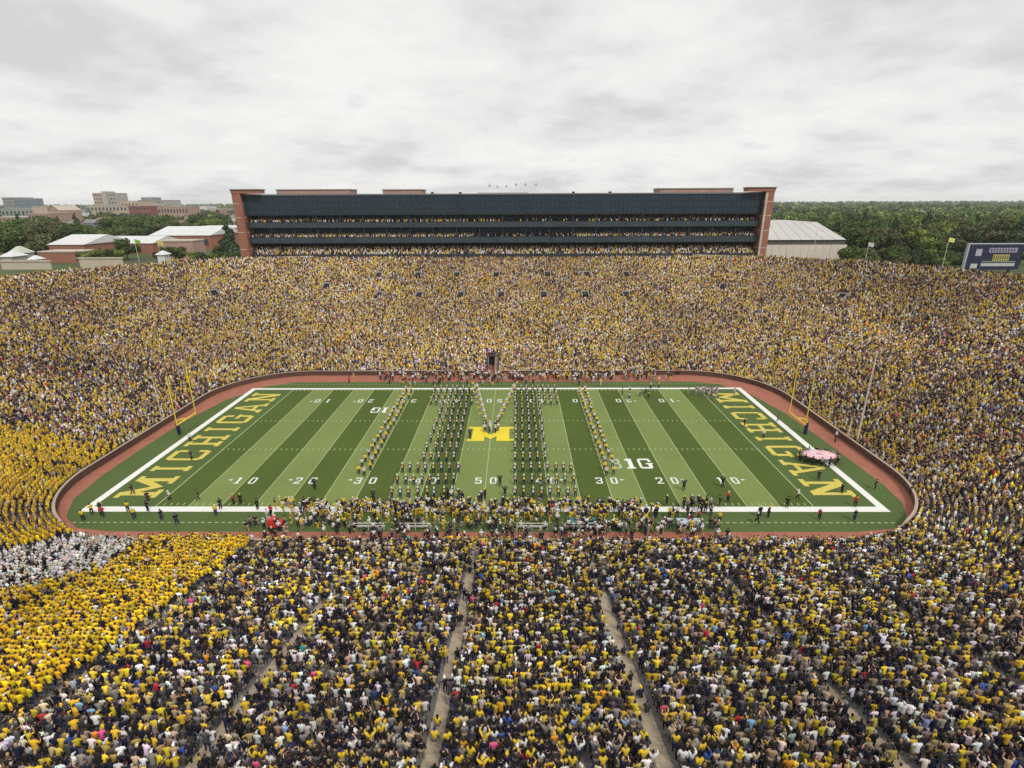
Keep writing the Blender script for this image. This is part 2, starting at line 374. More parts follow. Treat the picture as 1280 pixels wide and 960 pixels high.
# portals in the stands: (sec, t, s)
PORTALS = [(0, x, 53) for x in (-41, -27.9, -15, -1.9, 15.1, 28.1, 41.1)] + [(0, x, 39.8) for x in (-38, -25.5, -12.6, 0, 13.2, 26.1, 38.8)]
PORTALS += [(1, R(90 + a_), 46) for a_ in (10, 38)] + [(7, R(90 - a_), 46) for a_ in (22, 50)] + [(2, 20, 42), (6, 20, 42)]
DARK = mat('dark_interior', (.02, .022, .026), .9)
for sec, t, s0 in PORTALS:
    p = Vector((*off_pt(sec, t, s0), 0)); q = Vector((*off_pt(sec, t, s0 + 1), 0)); d = (q - p).normalized(); n = Vector((-d.y, d.x, 0))
    L = 3.4; zf = zs(s0) + .02; zb = zs(s0 + L) + .8; W = .95
    def P_(f, w, z): v = p + d * f + n * w; return (v.x, v.y, z)
    mb = MB()
    for w0, w1 in ((-W - .2, -W), (W, W + .2)):
        mb.add([P_(0, w0, zf - .3), P_(0, w1, zf - .3), P_(L, w1, zf), P_(L, w0, zf), P_(0, w0, zf + .7), P_(0, w1, zf + .7), P_(L, w1, zb), P_(L, w0, zb)], [(3, 2, 1, 0), (4, 5, 6, 7), (0, 1, 5, 4), (1, 2, 6, 5), (2, 3, 7, 6), (3, 0, 4, 7)])
    mb.add([P_(L, -W - .2, zf), P_(L, W + .2, zf), P_(L + .2, W + .2, zf), P_(L + .2, -W - .2, zf), P_(L, -W - .2, zb), P_(L, W + .2, zb), P_(L + .2, W + .2, zb), P_(L + .2, -W - .2, zb)], [(3, 2, 1, 0), (4, 5, 6, 7), (0, 1, 5, 4), (1, 2, 6, 5), (2, 3, 7, 6), (3, 0, 4, 7)])
    pr_ = local(mb.build('portal_wall', CONCRETE, stand))
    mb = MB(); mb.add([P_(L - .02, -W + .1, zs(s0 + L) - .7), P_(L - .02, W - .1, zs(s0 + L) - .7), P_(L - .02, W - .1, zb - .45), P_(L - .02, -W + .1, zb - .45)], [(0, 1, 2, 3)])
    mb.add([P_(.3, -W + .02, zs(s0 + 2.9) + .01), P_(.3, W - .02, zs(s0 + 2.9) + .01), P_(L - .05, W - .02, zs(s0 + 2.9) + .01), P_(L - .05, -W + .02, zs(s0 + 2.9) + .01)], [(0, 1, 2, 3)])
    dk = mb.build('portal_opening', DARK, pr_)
# tunnel mouth
x0, x1, dp = NOTCH; yw = CY + B_ + RAD
tun = MB(); sdp = TREAD * math.ceil(dp / TREAD)
tun.box(x0 - .25, x0 - .01, yw - .1, yw + sdp, 0, 1.2); tun.box(x1 + .01, x1 + .25, yw - .1, yw + sdp, 0, 1.2)
for k in range(int(sdp / TREAD)):
    zz = zs((k + 1) * TREAD) + .9
    for xa, xb in ((x0 - .25, x0 - .01), (x1 + .01, x1 + .25)): tun.box(xa, xb, yw + k * TREAD, yw + (k + 1) * TREAD, 1.2, zz)
tun.box(x0 - .25, x1 + .25, yw + sdp + .01, yw + sdp + .3, 2.35, zs(sdp) + .35)
tw = local(tun.build('tunnel_wall', mat('tunnel_concrete', (.10, .085, .085), .9), stand))
mb = MB(); mb.box(x0, x1, yw + sdp + .5, yw + sdp + .6, 0, 2.6); mb.build('tunnel_opening', DARK, tw)
sheet('tunnel_floor', [(x0, yw - .4), (x1, yw - .4), (x1, yw + sdp + .5), (x0, yw + sdp + .5)], .02, TRACKM)
# field wall
fw = empty('field_wall', (0, CY, 0)); tag(fw, 'low dark brick wall with pale rail between track and front seats', 'wall')
DBRICK = brick_mat('dark_brick', (.13, .05, .035), (.09, .04, .03), (.2, .15, .12), 3)
mb = MB(); mr = MB(); a, b2 = loop(-.3), loop(-.02)
a3 = loop(-.38)
def wh(i): return .45 if (LP[i][0] == 4 or (LP[i][0] == 3 and LP[i][1] > math.pi * 1.3) or (LP[i][0] == 5 and LP[i][1] < math.pi * 1.7)) else 1.12
for i in range(NL):
    if LP[i] == (0, NOTCH[1]): continue
    j = (i + 1) % NL; hi_, hj_ = wh(i), wh(j)
    mb.add([(*a[i], 0), (*a[j], 0), (*a[j], hj_), (*a[i], hi_), (*b2[j], hj_), (*b2[i], hi_), (*b2[j], .3), (*b2[i], .3)], [(0, 1, 2, 3), (3, 2, 4, 5), (5, 4, 6, 7)])
    mr.add([(*a3[i], hi_), (*a3[j], hj_), (*a3[j], hj_ + .08), (*a3[i], hi_ + .08), (*b2[j], hj_ + .08), (*b2[i], hi_ + .08), (*b2[j], hj_ + .005), (*b2[i], hi_ + .005)], [(0, 1, 2, 3), (3, 2, 4, 5), (5, 4, 6, 7), (1, 0, 7, 6)])
w_ = mb.build('wall_face', DBRICK, fw); w_.location = (0, -CY, 0)
w_ = mr.build('coping', mat('pale_coping', (.42, .33, .26), .8), fw); w_.location = (0, -CY, 0)
# ------------------------------------------------------------------ ground outside
GZ = 14.0
gv = loop(SMAX + .38); n = len(gv)
rings = [gv]
for rad in (260, 420, 700, 1200, 2500, 5000, 8600):
    ring = []
    for (x, y) in gv:
        a = math.atan2(y - CY, x); ring.append((rad * math.cos(a), CY + rad * math.sin(a)))
    rings.append(ring)
mb = MB()
for r_ in rings: mb.v += [(x, y, GZ) for x, y in r_]
for k in range(len(rings) - 1):
    for i in range(n): j = (i + 1) % n; mb.f.append((k * n + i, k * n + j, (k + 1) * n + j, (k + 1) * n + i))
o = mb.build('ground', mat('ground_grass', (.07, .095, .035), .95, .35, .02)); o['kind'] = 'structure'

# ------------------------------------------------------------------ suites building on the far rim
m, nt, b = nodes('dark_glass'); GLASS = m
tc = nt.nodes.new('ShaderNodeTexCoord'); nz = nt.nodes.new('ShaderNodeTexNoise'); nz.inputs['Scale'].default_value = .12; nz.inputs['Detail'].default_value = 3
mp = nt.nodes.new('ShaderNodeMapping'); mp.inputs['Scale'].default_value = (1, 1, .2)
rp = nt.nodes.new('ShaderNodeValToRGB'); rp.color_ramp.elements[0].color = (.022, .034, .050, 1); rp.color_ramp.elements[1].color = (.035, .058, .078, 1)
nt.links.new(tc.outputs['Object'], mp.inputs[0]); nt.links.new(mp.outputs[0], nz.inputs['Vector']); nt.links.new(nz.outputs['Fac'], rp.inputs[0]); nt.links.new(rp.outputs[0], b.inputs['Base Color'])
b.inputs['Roughness'].default_value = .35; b.inputs['Specular IOR Level'].default_value = .25
FRAMEM = mat('dark_metal', (.03, .038, .046), .6, .2, .3)
PARAM = mat('parapet_panel', (.045, .06, .072), .6, .3, .15)
sb = empty('suites_building', (0, 127, GZ)); tag(sb, 'long dark glass luxury box building with brick end towers above the far stand', 'building')
def sbp(mb, name, material, parent=None):
    o = mb.build(name, material, parent or sb)
    o.location = (0, -127, -GZ) if parent is None else (0, 0, 0); return o
XL, XR = -88.4, 88.6
mb = MB(); mb.box(XL, XR, 126.0, 126.4, 19.4, 22.7); sbp(mb, 'base_parapet', FRAMEM)
mb = MB()
for k in range(5): mb.box(XL, XR, 126.4 + .85 * k, 126.4 + .85 * (k + 1) - .003, 18, 22.0 + .42 * k)
sbp(mb, 'club_terrace', CONCRETE)
mb = MB(); mb.box(XL, XR, 130.7, 131, 18, 27); sbp(mb, 'club_back_wall', DARK)
DECKS = [(27.2, 28.6, 31.7), (32.4, 33.6, 35.9)]
for zf, zp, zc in DECKS:
    mb = MB(); mb.box(XL, XR, 127.3, 134, zf - .5, zf); sbp(mb, 'deck_slab', FRAMEM)
    mb = MB(); mb.box(XL, XR, 127.0, 127.28, zf - .62, zp); par = sbp(mb, 'deck_parapet', PARAM)
    mb = MB(); mb.box(XL, XR, 126.93, 127.32, zp + .003, zp + .1); sbp(mb, 'parapet_rail', FRAMEM, par)
    mb = MB()
    for k in range(3): mb.box(XL, XR, 127.9 + .8 * k, 127.9 + .8 * (k + 1) - .003, zf + .003, zf + .12 + .3 * (k + 1))
    sbp(mb, 'deck_seating', CONCRETE)
    mb = MB(); mb.box(XL, XR, 131.6, 131.8, zf + .01, zc - .003); gl = sbp(mb, 'suite_glazing', GLASS)
    mb = MB()
    for i in range(60):
        x = XL + (XR - XL) * i / 60
        mb.box(x - .06, x + .06, 131.45, 131.6, zf + .02, zc - .01)
    mb.box(XL, XR, 131.47, 131.58, zf + .9, zf + 1.0); mb.box(XL, XR, 131.47, 131.58, zc - .3, zc - .2)
    sbp(mb, 'mullion', FRAMEM, gl)
for i in range(1, 22):
    x = XL + (XR - XL) * i / 22
    mb = MB(); mb.box(x - .16, x + .16, 127.35, 127.7, 26.4, 35.8); sbp(mb, 'column', FRAMEM)
mb = MB(); mb.box(XL, XR, 127.0, 146, 35.9, 36.3); mb.box(XL, XR, 127.6, 146, 36.303, 42.5); sbp(mb, 'roof_block', FRAMEM)
mb = MB(); mb.box(XL, XR, 127.05, 127.55, 36.35, 42.3); gl = sbp(mb, 'upper_glazing', GLASS)
mb = MB()
for i in range(121):
    x = XL + (XR - XL) * i / 120; mb.box(x - .04, x + .04, 126.97, 127.04, 36.4, 42.25)
for z in (38.0, 40.2): mb.box(XL, XR, 126.99, 127.04, z - .05, z + .05)
sbp(mb, 'mullion', FRAMEM, gl)
mb = MB(); mb.box(XL, XR, 126.8, 128, 42.31, 42.75); sbp(mb, 'cornice', mat('grey_cornice', (.16, .18, .19), .7))
for sx, name in ((-1, 'a'), (1, 'b')):
    xo = 91.2 * sx; xi = 88.45 * sx if sx < 0 else 88.65
    lo, hi = min(xo, xi), max(xo, xi)
    mb = MB(); mb.box(lo, hi, 125.2, 146.5, GZ, 43.0); tw = sbp(mb, 'end_tower', BRICK)
    mb = MB()
    for z in (24.5, 30.2, 35.1, 39.6): mb.box(lo - .05, hi + .05, 125.12, 146.6, z, z + .28)
    sbp(mb, 'stone_band', STONE, tw)
    cx0, cx1 = ((-91.5, -81.3) if sx < 0 else (82.0, 91.6))
    mb = MB(); mb.box(cx0 + .2, cx1 - .2, 125.1, 129, 43.0, 44.0); cap = sbp(mb, 'tower_cap', BRICK)
    mb = MB(); mb.box(cx0, cx1, 124.9, 129.3, 44.003, 44.35); sbp(mb, 'cap_cornice', mat('brown_cornice', (.12, .07, .05), .7), cap)
    mb = MB(); xx = xi; mb.box(xx - .35, xx + .35, 124.9, 125.19, GZ, 42.6); sbp(mb, 'corner_pilaster', STONE if sx > 0 else BRICK)
for i, (p0, p1, yt) in enumerate(((345, 437, 236.5), (478, 527, 236.5), (825, 917, 235))):
    a_, zt_ = at(p0, yt, 134); c_, _ = at(p1, yt, 134)
    mb = MB(); mb.box(a_, c_, 134, 143, 42.5, zt_ - .25); ph = sbp(mb, 'rooftop_penthouse', BRICK_PINK)
    mb = MB(); mb.box(a_ - .3, c_ + .3, 133.7, 143.3, zt_ - .247, zt_); sbp(mb, 'penthouse_roof', STONE, ph)
mb = MB(); mb.box(-8.8, 9, 136, 137, 42.51, 43.2)
sbp(mb, 'rooftop_unit', mat('pale_metal', (.55, .56, .56), .5))
for px in (540, 717, 575, 763):
    a_, _z2 = at(px, 238, 131); mb = MB(); mb.box(a_ - .45, a_ + .45, 131, 132, 42.51, 43.3); sbp(mb, 'rooftop_box', FRAMEM)
# rooftop masts
MAST = mat('mast_white', (.8, .8, .8), .5)
mast_px = [612, 617, 622, 627, 633, 638, 645, 651, 657, 664, 670]
for i, px in enumerate(mast_px):
    x, zt_ = at(px, 222 + random.uniform(0, 8), 136.5)
    mb = MB(); mb.tube((0, 0, 0), (0, 0, zt_ - 43.2), .07, .05); o = mb.build('rooftop_mast', MAST); o.location = (x, 136.5, 43.2)
    tag(o, f'thin white mast standing on the suites roof, {["first","second","third","fourth","fifth","sixth","seventh","eighth","ninth","tenth","eleventh"][i]} of eleven from the left', 'mast', 'masts on the suites roof')
    if i % 2 == 0:
        c2 = MB(); c2.box(-.5, .5, -.12, .12, (zt_ - 43.2) * .45, (zt_ - 43.2) * .62); c2.build('equipment_panel', mat('pale_metal', (.55, .56, .56)), o)
# infill deck between the curved rim and the straight building
for sx in (-1, 1):
    mb = MB(); mb.add([(sx * 50, 126.0, 19.3), (sx * 92, 126.0, 19.3), (sx * 92, 117, 19.3), (sx * 75, 125.0, 19.3)], [(0, 1, 2, 3)] if sx < 0 else [(3, 2, 1, 0)])
# ------------------------------------------------------------------ people templates for the individuals
SKINM = object_mat('skin'); CLOTH = object_mat('cloth', .9)
def skin_mesh(name, J, E, rad, sub=1, root=0):
    me = bpy.data.meshes.new(name); me.from_pydata(J, E, []); ob = bpy.data.objects.new(name, me); COL.objects.link(ob)
    md = ob.modifiers.new('skin', 'SKIN')
    for i, r_ in enumerate(rad):
        sv = me.skin_vertices[0].data[i]; sv.radius = (r_, r_) if not isinstance(r_, tuple) else r_; sv.use_root = (i == root)
    if sub: sm = ob.modifiers.new('sub', 'SUBSURF'); sm.levels = sub; sm.render_levels = sub
    dg = bpy.context.evaluated_depsgraph_get(); out = bpy.data.meshes.new_from_object(ob.evaluated_get(dg))
    bpy.data.objects.remove(ob); bpy.data.meshes.remove(me); out.name = name
    out.materials.clear(); out.polygons.foreach_set('use_smooth', [True] * len(out.polygons)); return out
def pose_joints(kind):
    P = dict(pel=(0, 0, .95), wai=(0, .01, 1.12), che=(0, .0, 1.33), nek=(0, .01, 1.5), hed=(0, .03, 1.62), top=(0, .02, 1.73),
             sl=(-.18, 0, 1.42), sr=(.18, 0, 1.42), el=(-.25, .02, 1.14), er=(.25, .02, 1.14), wl=(-.24, .12, .9), wr=(.24, .12, .9),
             hl=(-.1, 0, .9), hr=(.1, 0, .9), kl=(-.12, .04, .5), kr=(.12, .04, .5), al=(-.12, -.02, .09), ar=(.12, -.02, .09), tl=(-.14, .14, .05), tr=(.14, .14, .05))
    if kind == 'forward': P.update(el=(-.27, .08, 1.17), wl=(-.1, .3, 1.2), er=(.27, .08, 1.17), wr=(.12, .3, 1.22))
    if kind == 'raised': P.update(el=(-.33, .1, 1.55), wl=(-.22, .18, 1.8), er=(.33, .1, 1.52), wr=(.2, .2, 1.78))
    if kind == 'phone': P.update(el=(-.26, .02, 1.14), wl=(-.22, .14, .9), er=(.26, .16, 1.3), wr=(.1, .3, 1.55))
    if kind == 'cross': P.update(el=(-.27, .06, 1.16), wl=(.08, .2, 1.2), er=(.27, .06, 1.16), wr=(-.08, .2, 1.17))
    if kind == 'seated':
        for k in ('pel', 'wai', 'che', 'nek', 'hed', 'top', 'sl', 'sr', 'el', 'er'):
            x, y, z = P[k]; P[k] = (x, y + (.08 if z > 1.2 else 0), z - .42)
        P.update(hl=(-.1, .02, .5), hr=(.1, .02, .5), kl=(-.15, .42, .5), kr=(.15, .42, .5), al=(-.14, .4, .09), ar=(.14, .4, .09), tl=(-.15, .56, .05), tr=(.15, .56, .05), wl=(-.14, .32, .62), wr=(.14, .32, .62), el=(-.26, .1, .75), er=(.26, .1, .75))
    if kind == 'stride': P.update(kl=(-.11, .2, .53), al=(-.11, .22, .12), tl=(-.12, .38, .1), kr=(.11, -.02, .5), ar=(.11, -.24, .1), tr=(.12, -.1, .05))
    return P
def person_meshes(kind):
    P = pose_joints(kind); o = {}
    def sk(name, names, edges, rad, sub=1):
        ix = {n_: i for i, n_ in enumerate(names)}
        me = skin_mesh(name, [P[n_] for n_ in names], [(ix[a], ix[b_]) for a, b_ in edges], rad, sub)
        return me
    nm = ['pel', 'wai', 'che', 'nek', 'hed', 'top', 'sl', 'el', 'wl', 'sr', 'er', 'wr', 'hl', 'kl', 'al', 'tl', 'hr', 'kr', 'ar', 'tr']
    ed = [('pel', 'wai'), ('wai', 'che'), ('che', 'nek'), ('nek', 'hed'), ('hed', 'top'), ('che', 'sl'), ('sl', 'el'), ('el', 'wl'), ('che', 'sr'), ('sr', 'er'), ('er', 'wr'),
          ('pel', 'hl'), ('hl', 'kl'), ('kl', 'al'), ('al', 'tl'), ('pel', 'hr'), ('hr', 'kr'), ('kr', 'ar'), ('ar', 'tr')]
    rd = [(.12, .09), (.11, .085), (.13, .09), .055, .095, .06, .065, .045, .032, .065, .045, .032, .085, .055, .04, .035, .085, .055, .04, .035]
    body = sk('person_body', nm, ed, rd)
    bm = bmesh.new(); bm.from_mesh(body)
    def cone(a, b_, ra, rb):
        q = MB().tube(a, b_, ra, rb, 5); vs = [bm.verts.new(v) for v in q.v]
        for f in q.f: bm.faces.new([vs[i] for i in f])
    for w_, e_, sg in (('wl', 'el', 1), ('wr', 'er', -1)):
        w = Vector(P[w_]); d = (w - Vector(P[e_])).normalized(); side = d.cross(Vector((0, 0, 1)) if abs(d.z) < .9 else Vector((0, 1, 0))).normalized()
        dn = d.cross(side)
        cone(w - d * .02, w + d * .08, .03, .036)
        for i, (off, L) in enumerate(((-.027, .06), (-.009, .07), (.009, .066), (.027, .05))):
            b0 = w + d * .07 + side * off; b1 = b0 + d * L * .6 + dn * .012; cone(b0, b1, .0085, .008); cone(b1, b1 + d * L * .3 + dn * .025, .008, .006)
        t0 = w + d * .02 + side * .03 * sg; cone(t0, t0 + side * .03 * sg + d * .035, .011, .009)
    h = Vector(P['hed'])
    cone(h + Vector((0, .085, .0)), h + Vector((0, .125, -.03)), .012, .016)          # nose
    for sx in (-1, 1): cone(h + Vector((sx * .085, 0, .02)), h + Vector((sx * .105, -.015, -.005)), .026, .02)  # ears
    bm.to_mesh(body); bm.free(); body.polygons.foreach_set('use_smooth', [True] * len(body.polygons)); body.materials.append(SKINM)
    o['body'] = body
    nm = ['pel', 'wai', 'che', 'sl', 'el', 'sr', 'er', 'nek']
    P2 = dict(P); P2['nek'] = tuple(np.array(P['che']) * .35 + np.array(P['nek']) * .65)
    Pold = dict(P); P.update(P2)
    o['shirt'] = sk('shirt', nm, [('pel', 'wai'), ('wai', 'che'), ('che', 'nek'), ('che', 'sl'), ('sl', 'el'), ('che', 'sr'), ('sr', 'er')], [(.165, .12), (.15, .115), (.17, .12), .095, .068, .095, .068, .075])
    nm = ['pel', 'wai', 'che', 'sl', 'el', 'wl', 'sr', 'er', 'wr', 'nek']
    P['wl'] = tuple(np.array(P['wl']) * .8 + np.array(P['el']) * .2); P['wr'] = tuple(np.array(P['wr']) * .8 + np.array(P['er']) * .2)
    o['jacket'] = sk('jacket', nm, [('pel', 'wai'), ('wai', 'che'), ('che', 'nek'), ('che', 'sl'), ('sl', 'el'), ('el', 'wl'), ('che', 'sr'), ('sr', 'er'), ('er', 'wr')], [(.175, .13), (.155, .12), (.18, .13), .1, .07, .055, .1, .07, .055, .08])
    P.update(Pold)
    nm = ['pel', 'hl', 'kl', 'al', 'hr', 'kr', 'ar']
    o['trousers'] = sk('trousers', nm, [('pel', 'hl'), ('hl', 'kl'), ('kl', 'al'), ('pel', 'hr'), ('hr', 'kr'), ('kr', 'ar')], [(.155, .115), .11, .078, .062, .11, .078, .062])
    h = P['hed']
    q = MB().ell((h[0], h[1] - .02, h[2] + .03), .108, .118, .125, 10, 6, 1, -.75)
    q.v = [(x, min(y, h[1] + .045 + max(0, (z - h[2] - .06)) * .6), z) for x, y, z in q.v]
    o['hair'] = q.mesh('hair', CLOTH, True)
    q = MB().ell((h[0], h[1] - .025, h[2] + .02), .115, .12, .135, 10, 6, 1, -.8); q.ell((h[0], h[1] - .085, h[2] - .15), .085, .05, .17, 8, 5)
    q.v = [(x, min(y, h[1] + .045 + max(0, (z - h[2] - .06)) * .6), z) for x, y, z in q.v]
    o['long_hair'] = q.mesh('long_hair', CLOTH, True)
    q = MB().ell((h[0], h[1] - .0, h[2] + .035), .112, .122, .115, 10, 5, 1, 0); q.box(h[0] - .07, h[0] + .07, h[1] + .09, h[1] + .2, h[2] + .035, h[2] + .05)
    o['cap'] = q.mesh('cap', CLOTH, True)
    q = MB().ell((h[0], h[1], h[2] + .05), .118, .125, .05, 10, 3, 1, 0); q.tube((h[0], h[1], h[2] + .06), (h[0], h[1], h[2] + .21), .105, .12, 10); q.box(h[0] - .07, h[0] + .07, h[1] + .09, h[1] + .17, h[2] + .05, h[2] + .065)
    o['band_hat'] = q.mesh('band_hat', CLOTH, True)
    q = MB().ell((h[0], h[1] + .05, h[2] + .3), .045, .045, .13, 6, 4); o['plume'] = q.mesh('plume', CLOTH, True)
    q = MB()   # white crossed front panel of the uniform; its bright colour imitates instrument glints
    cz = P['che'][2]; q.add([(-.13, .135, cz - .3), (.13, .135, cz - .3), (.16, .14, cz + .07), (-.16, .14, cz + .07), (-.12, .10, cz - .3), (.12, .10, cz - .3), (.15, .1, cz + .07), (-.15, .1, cz + .07)], [(0, 1, 2, 3), (3, 2, 6, 7), (1, 5, 6, 2), (4, 0, 3, 7), (0, 4, 5, 1)])
    o['overlay'] = q.mesh('overlay', CLOTH)
    for k in ('shirt', 'jacket', 'trousers'): o[k].materials.append(CLOTH)
    return o
PM = {k: person_meshes(k) for k in ('stand', 'forward', 'raised', 'phone', 'cross', 'seated', 'stride')}
def part(name, me, parent, col):
    o = bpy.data.objects.new(name, me); o.color = tuple(col) + (1,); o.parent = parent; COL.objects.link(o); return o
SKIN_COLS = [(.62, .38, .27), (.55, .32, .21), (.66, .43, .32), (.5, .29, .19), (.3, .16, .09), (.12, .06, .035)]
SHIRTS = {'yellow': (.72, .52, .035), 'navy': (.014, .016, .036), 'white': (.72, .72, .72), 'grey': (.22, .21, .21), 'black': (.018, .018, .02), 'pale blue': (.25, .4, .62), 'red': (.5, .03, .04), 'tan': (.36, .25, .15), 'orange': (.72, .3, .03), 'blue': (.04, .1, .4), 'teal': (.04, .3, .28), 'pink': (.7, .1, .25), 'cream': (.58, .46, .30), 'charcoal': (.06, .06, .065), 'lime': (.5, .6, .05)}
HAIRS = {'dark brown': (.025, .015, .01), 'black': (.01, .009, .009), 'brown': (.06, .03, .015), 'blond': (.35, .24, .1), 'grey': (.32, .31, .3)}
def person(name, pose, loc, rz, shirt, trousers, head, headcol, skin, label, cat, group, long_sleeves=False, scale=1.0, uniform=False):
    me = PM[pose]
    o = bpy.data.objects.new(name, me['body']); o.color = tuple(skin) + (1,); o.location = loc; o.rotation_euler = (0, 0, rz); o.scale = (scale,) * 3
    COL.objects.link(o); tag(o, label, cat, group)
    part('jacket' if long_sleeves else 'shirt', me['jacket' if long_sleeves else 'shirt'], o, shirt)
    part('trousers', me['trousers'], o, trousers)
    if head == 'band_hat':
        h = part('band_hat', me['band_hat'], o, headcol); part('plume', me['plume'], h, (.75, .5, .03))
        if uniform: part('front_overlay', me['overlay'], o, uniform)
    elif head: part({'hair': 'hair', 'long_hair': 'hair', 'cap': 'cap'}[head], me[head], o, headcol)
    return o
def ordn(n):
    w = ['zeroth', 'first', 'second', 'third', 'fourth', 'fifth', 'sixth', 'seventh', 'eighth', 'ninth', 'tenth', 'eleventh', 'twelfth', 'thirteenth', 'fourteenth', 'fifteenth', 'sixteenth', 'seventeenth', 'eighteenth', 'nineteenth', 'twentieth']
    if n <= 20: return w[n]
    return f'{n}' + ('th' if 10 < n % 100 < 14 else {1: 'st', 2: 'nd', 3: 'rd'}.get(n % 10, 'th'))
# ------------------------------------------------------------------ seats
def vnoise(x, y, sc, seed):
    x = x / sc; y = y / sc; xi = np.floor(x).astype(int); yi = np.floor(y).astype(int); fx = x - xi; fy = y - yi
    fx = fx * fx * (3 - 2 * fx); fy = fy * fy * (3 - 2 * fy)
    def h(a, b_): q = np.sin(a * 127.1 + b_ * 311.7 + seed * 74.7) * 43758.5453; return q - np.floor(q)
    return (h(xi, yi) * (1 - fx) + h(xi + 1, yi) * fx) * (1 - fy) + (h(xi, yi + 1) * (1 - fx) + h(xi + 1, yi + 1) * fx) * fy
def inpoly(x, y, poly):
    r_ = np.zeros(len(x), bool); n_ = len(poly)
    for i in range(n_):
        x1_, y1_ = poly[i]; x2_, y2_ = poly[(i + 1) % n_]
        c_ = ((y1_ > y) != (y2_ > y)) & (x < (x2_ - x1_) * (y - y1_) / (y2_ - y1_ + 1e-9) + x1_); r_ ^= c_
    return r_
WZ = [(-62, -21), (-53.5, -13.5), (-50, -7), (-42.0, -7), (-39.6, -14), (-41, -20.5), (-46, -24), (-58, -29)]
def inpoly0(x, y): return inpoly(x, y, WZ)
seats = []
SP = .44
for k in range(ROWS):
    s = k * TREAD + .38; z = zs(k * TREAD); r_ = RAD + s
    for sec in range(8):
        if sec in (0, 4): n_ = int(89 / SP); t = -44.5 + (np.arange(n_) + .5) * SP; sc_ = 1
        elif sec in (2, 6): n_ = int(32 / SP); t = 9.5 + (np.arange(n_) + .5) * SP; sc_ = 1
        else: a0, a1 = ARC[sec]; n_ = int((a1 - a0) * r_ / SP); t = a0 + (np.arange(n_) + .5) * (a1 - a0) / n_; sc_ = r_
        ok = np.ones(n_, bool)
        for ta, s_ in AISL[sec]:
            if s < s_: continue
            inner = np.abs(t - ta) * sc_ <= (.56 if sec in (3, 4, 5) else .45)
            p_ = .62
            if sec == 4 and abs(ta + .3) < .1: p_ = .62 if s < 9 else .2
            elif sec == 4 and abs(ta - 12.9) < .1: p_ = .62 if s < 13 else .16
            elif sec == 4 and abs(ta + 13.5) < .1: p_ = .38
            elif sec == 4: p_ = .38
            elif sec in (3, 5): p_ = .5
            elif sec in (0, 1, 2, 6, 7): p_ = .75
            ok &= ~inner | (RNG.random(n_) < p_)
        if sec == 0 and s < NOTCH[2] + .8: ok &= (t < NOTCH[0] - .4) | (t > NOTCH[1] + .4)
        for ps, pt, p0 in PORTALS:
            if ps == sec and p0 - .4 < s < p0 + 3.9: ok &= np.abs(t - pt) * sc_ > 1.35
        t = t[ok]
        if sec in (0, 4): x = t; y = np.full_like(t, off_pt(sec, 0, s)[1]); fa = np.full_like(t, math.pi if sec == 0 else 0)
        elif sec in (2, 6): y = t; x = np.full_like(t, off_pt(sec, 0, s)[0]); fa = np.full_like(t, -math.pi / 2 if sec == 2 else math.pi / 2)
        else:
            cx, cy = {1: (-A_, CY + B_), 3: (-A_, CY - B_), 5: (A_, CY - B_), 7: (A_, CY + B_)}[sec]
            x = cx + r_ * np.cos(t); y = cy + r_ * np.sin(t); fa = t + math.pi / 2
        a_ = np.stack([x, y, np.full_like(x, z), fa, np.full_like(x, s), np.full_like(x, sec), np.full_like(x, k)], 1)
        seats.append(a_)
ST = np.concatenate(seats)
u, v, d = project(ST[:, :3] + [0, 0, 1.2])
keep = (d > 6) & (u > -190) & (u < 1470) & (v < 1060)
# keep the view of the suites clear
u3, v3, d3 = project(ST[:, :3] + [0, 0, 1.62])
keep &= ~((v3 < 317.6) & (np.abs(ST[:, 0]) < 91) & (ST[:, 1] > 90))
X, Y = ST[:, 0], ST[:, 1]
emp = vnoise(X, Y, 7, 3) * .6 + vnoise(X, Y, 2.2, 5) * .4
rnd = RNG.random(len(ST))
keep &= ~(rnd < .015 + .22 * np.clip((emp - .70) * 5, 0, 1))
keep &= ~((ST[:, 4] > 66) & (rnd < .15))
keep &= ~((ST[:, 5] == 4) & (ST[:, 6] == 0) & (rnd < .5))
keep &= ~(inpoly0(X, Y) & (rnd > .86))
ST = ST[keep]; X, Y, Z, FA, SS, SEC, KR = ST.T; NS = len(ST)
print('seats', NS)
white_zone = inpoly(X, Y, [(-62, -21), (-53.5, -13.5), (-50, -7), (-42.0, -7), (-39.6, -14), (-41, -20.5), (-46, -24), (-58, -29)])
wob = (vnoise(X, Y, 3, 9) - .5) * 3
wob2 = (RNG.random(len(X)) - .5) * 5
y2 = (X < -26.9 + wob2 * .25) & (Y < -7) & (Y > -39.5 + wob * 1.5 + wob2) & ~white_zone & (X > -70)

y1 = (X < -47) & (Y < 15.5 + wob + wob2) & ~white_zone & ~y2
stud = y1 | y2
far = (Y > 20) | ((np.abs(X) > 60) & (Y > 5))
names = list(SHIRTS); cols = np.array([SHIRTS[n_] for n_ in names])
def probs(**k): p = np.array([k.get(n_.replace(' ', '_'), 0) for n_ in names], float); return p / p.sum()
PN = probs(yellow=25, navy=20, white=13, grey=8, black=21, pale_blue=.8, red=.6, tan=5, orange=.5, blue=.5, teal=.12, pink=.2, cream=5, charcoal=13)
PM_ = probs(yellow=30, navy=20, white=12, grey=6, black=13, pale_blue=.6, red=.8, tan=8, orange=1, blue=.6, pink=.3, cream=5, charcoal=9)
PF = probs(yellow=34, navy=15, white=13, grey=4, black=12, pale_blue=.6, red=1, tan=13, orange=1.5, blue=.5, pink=.4, cream=11, charcoal=3)
PSs = probs(yellow=88, navy=4, white=2, grey=1, black=4, charcoal=1)
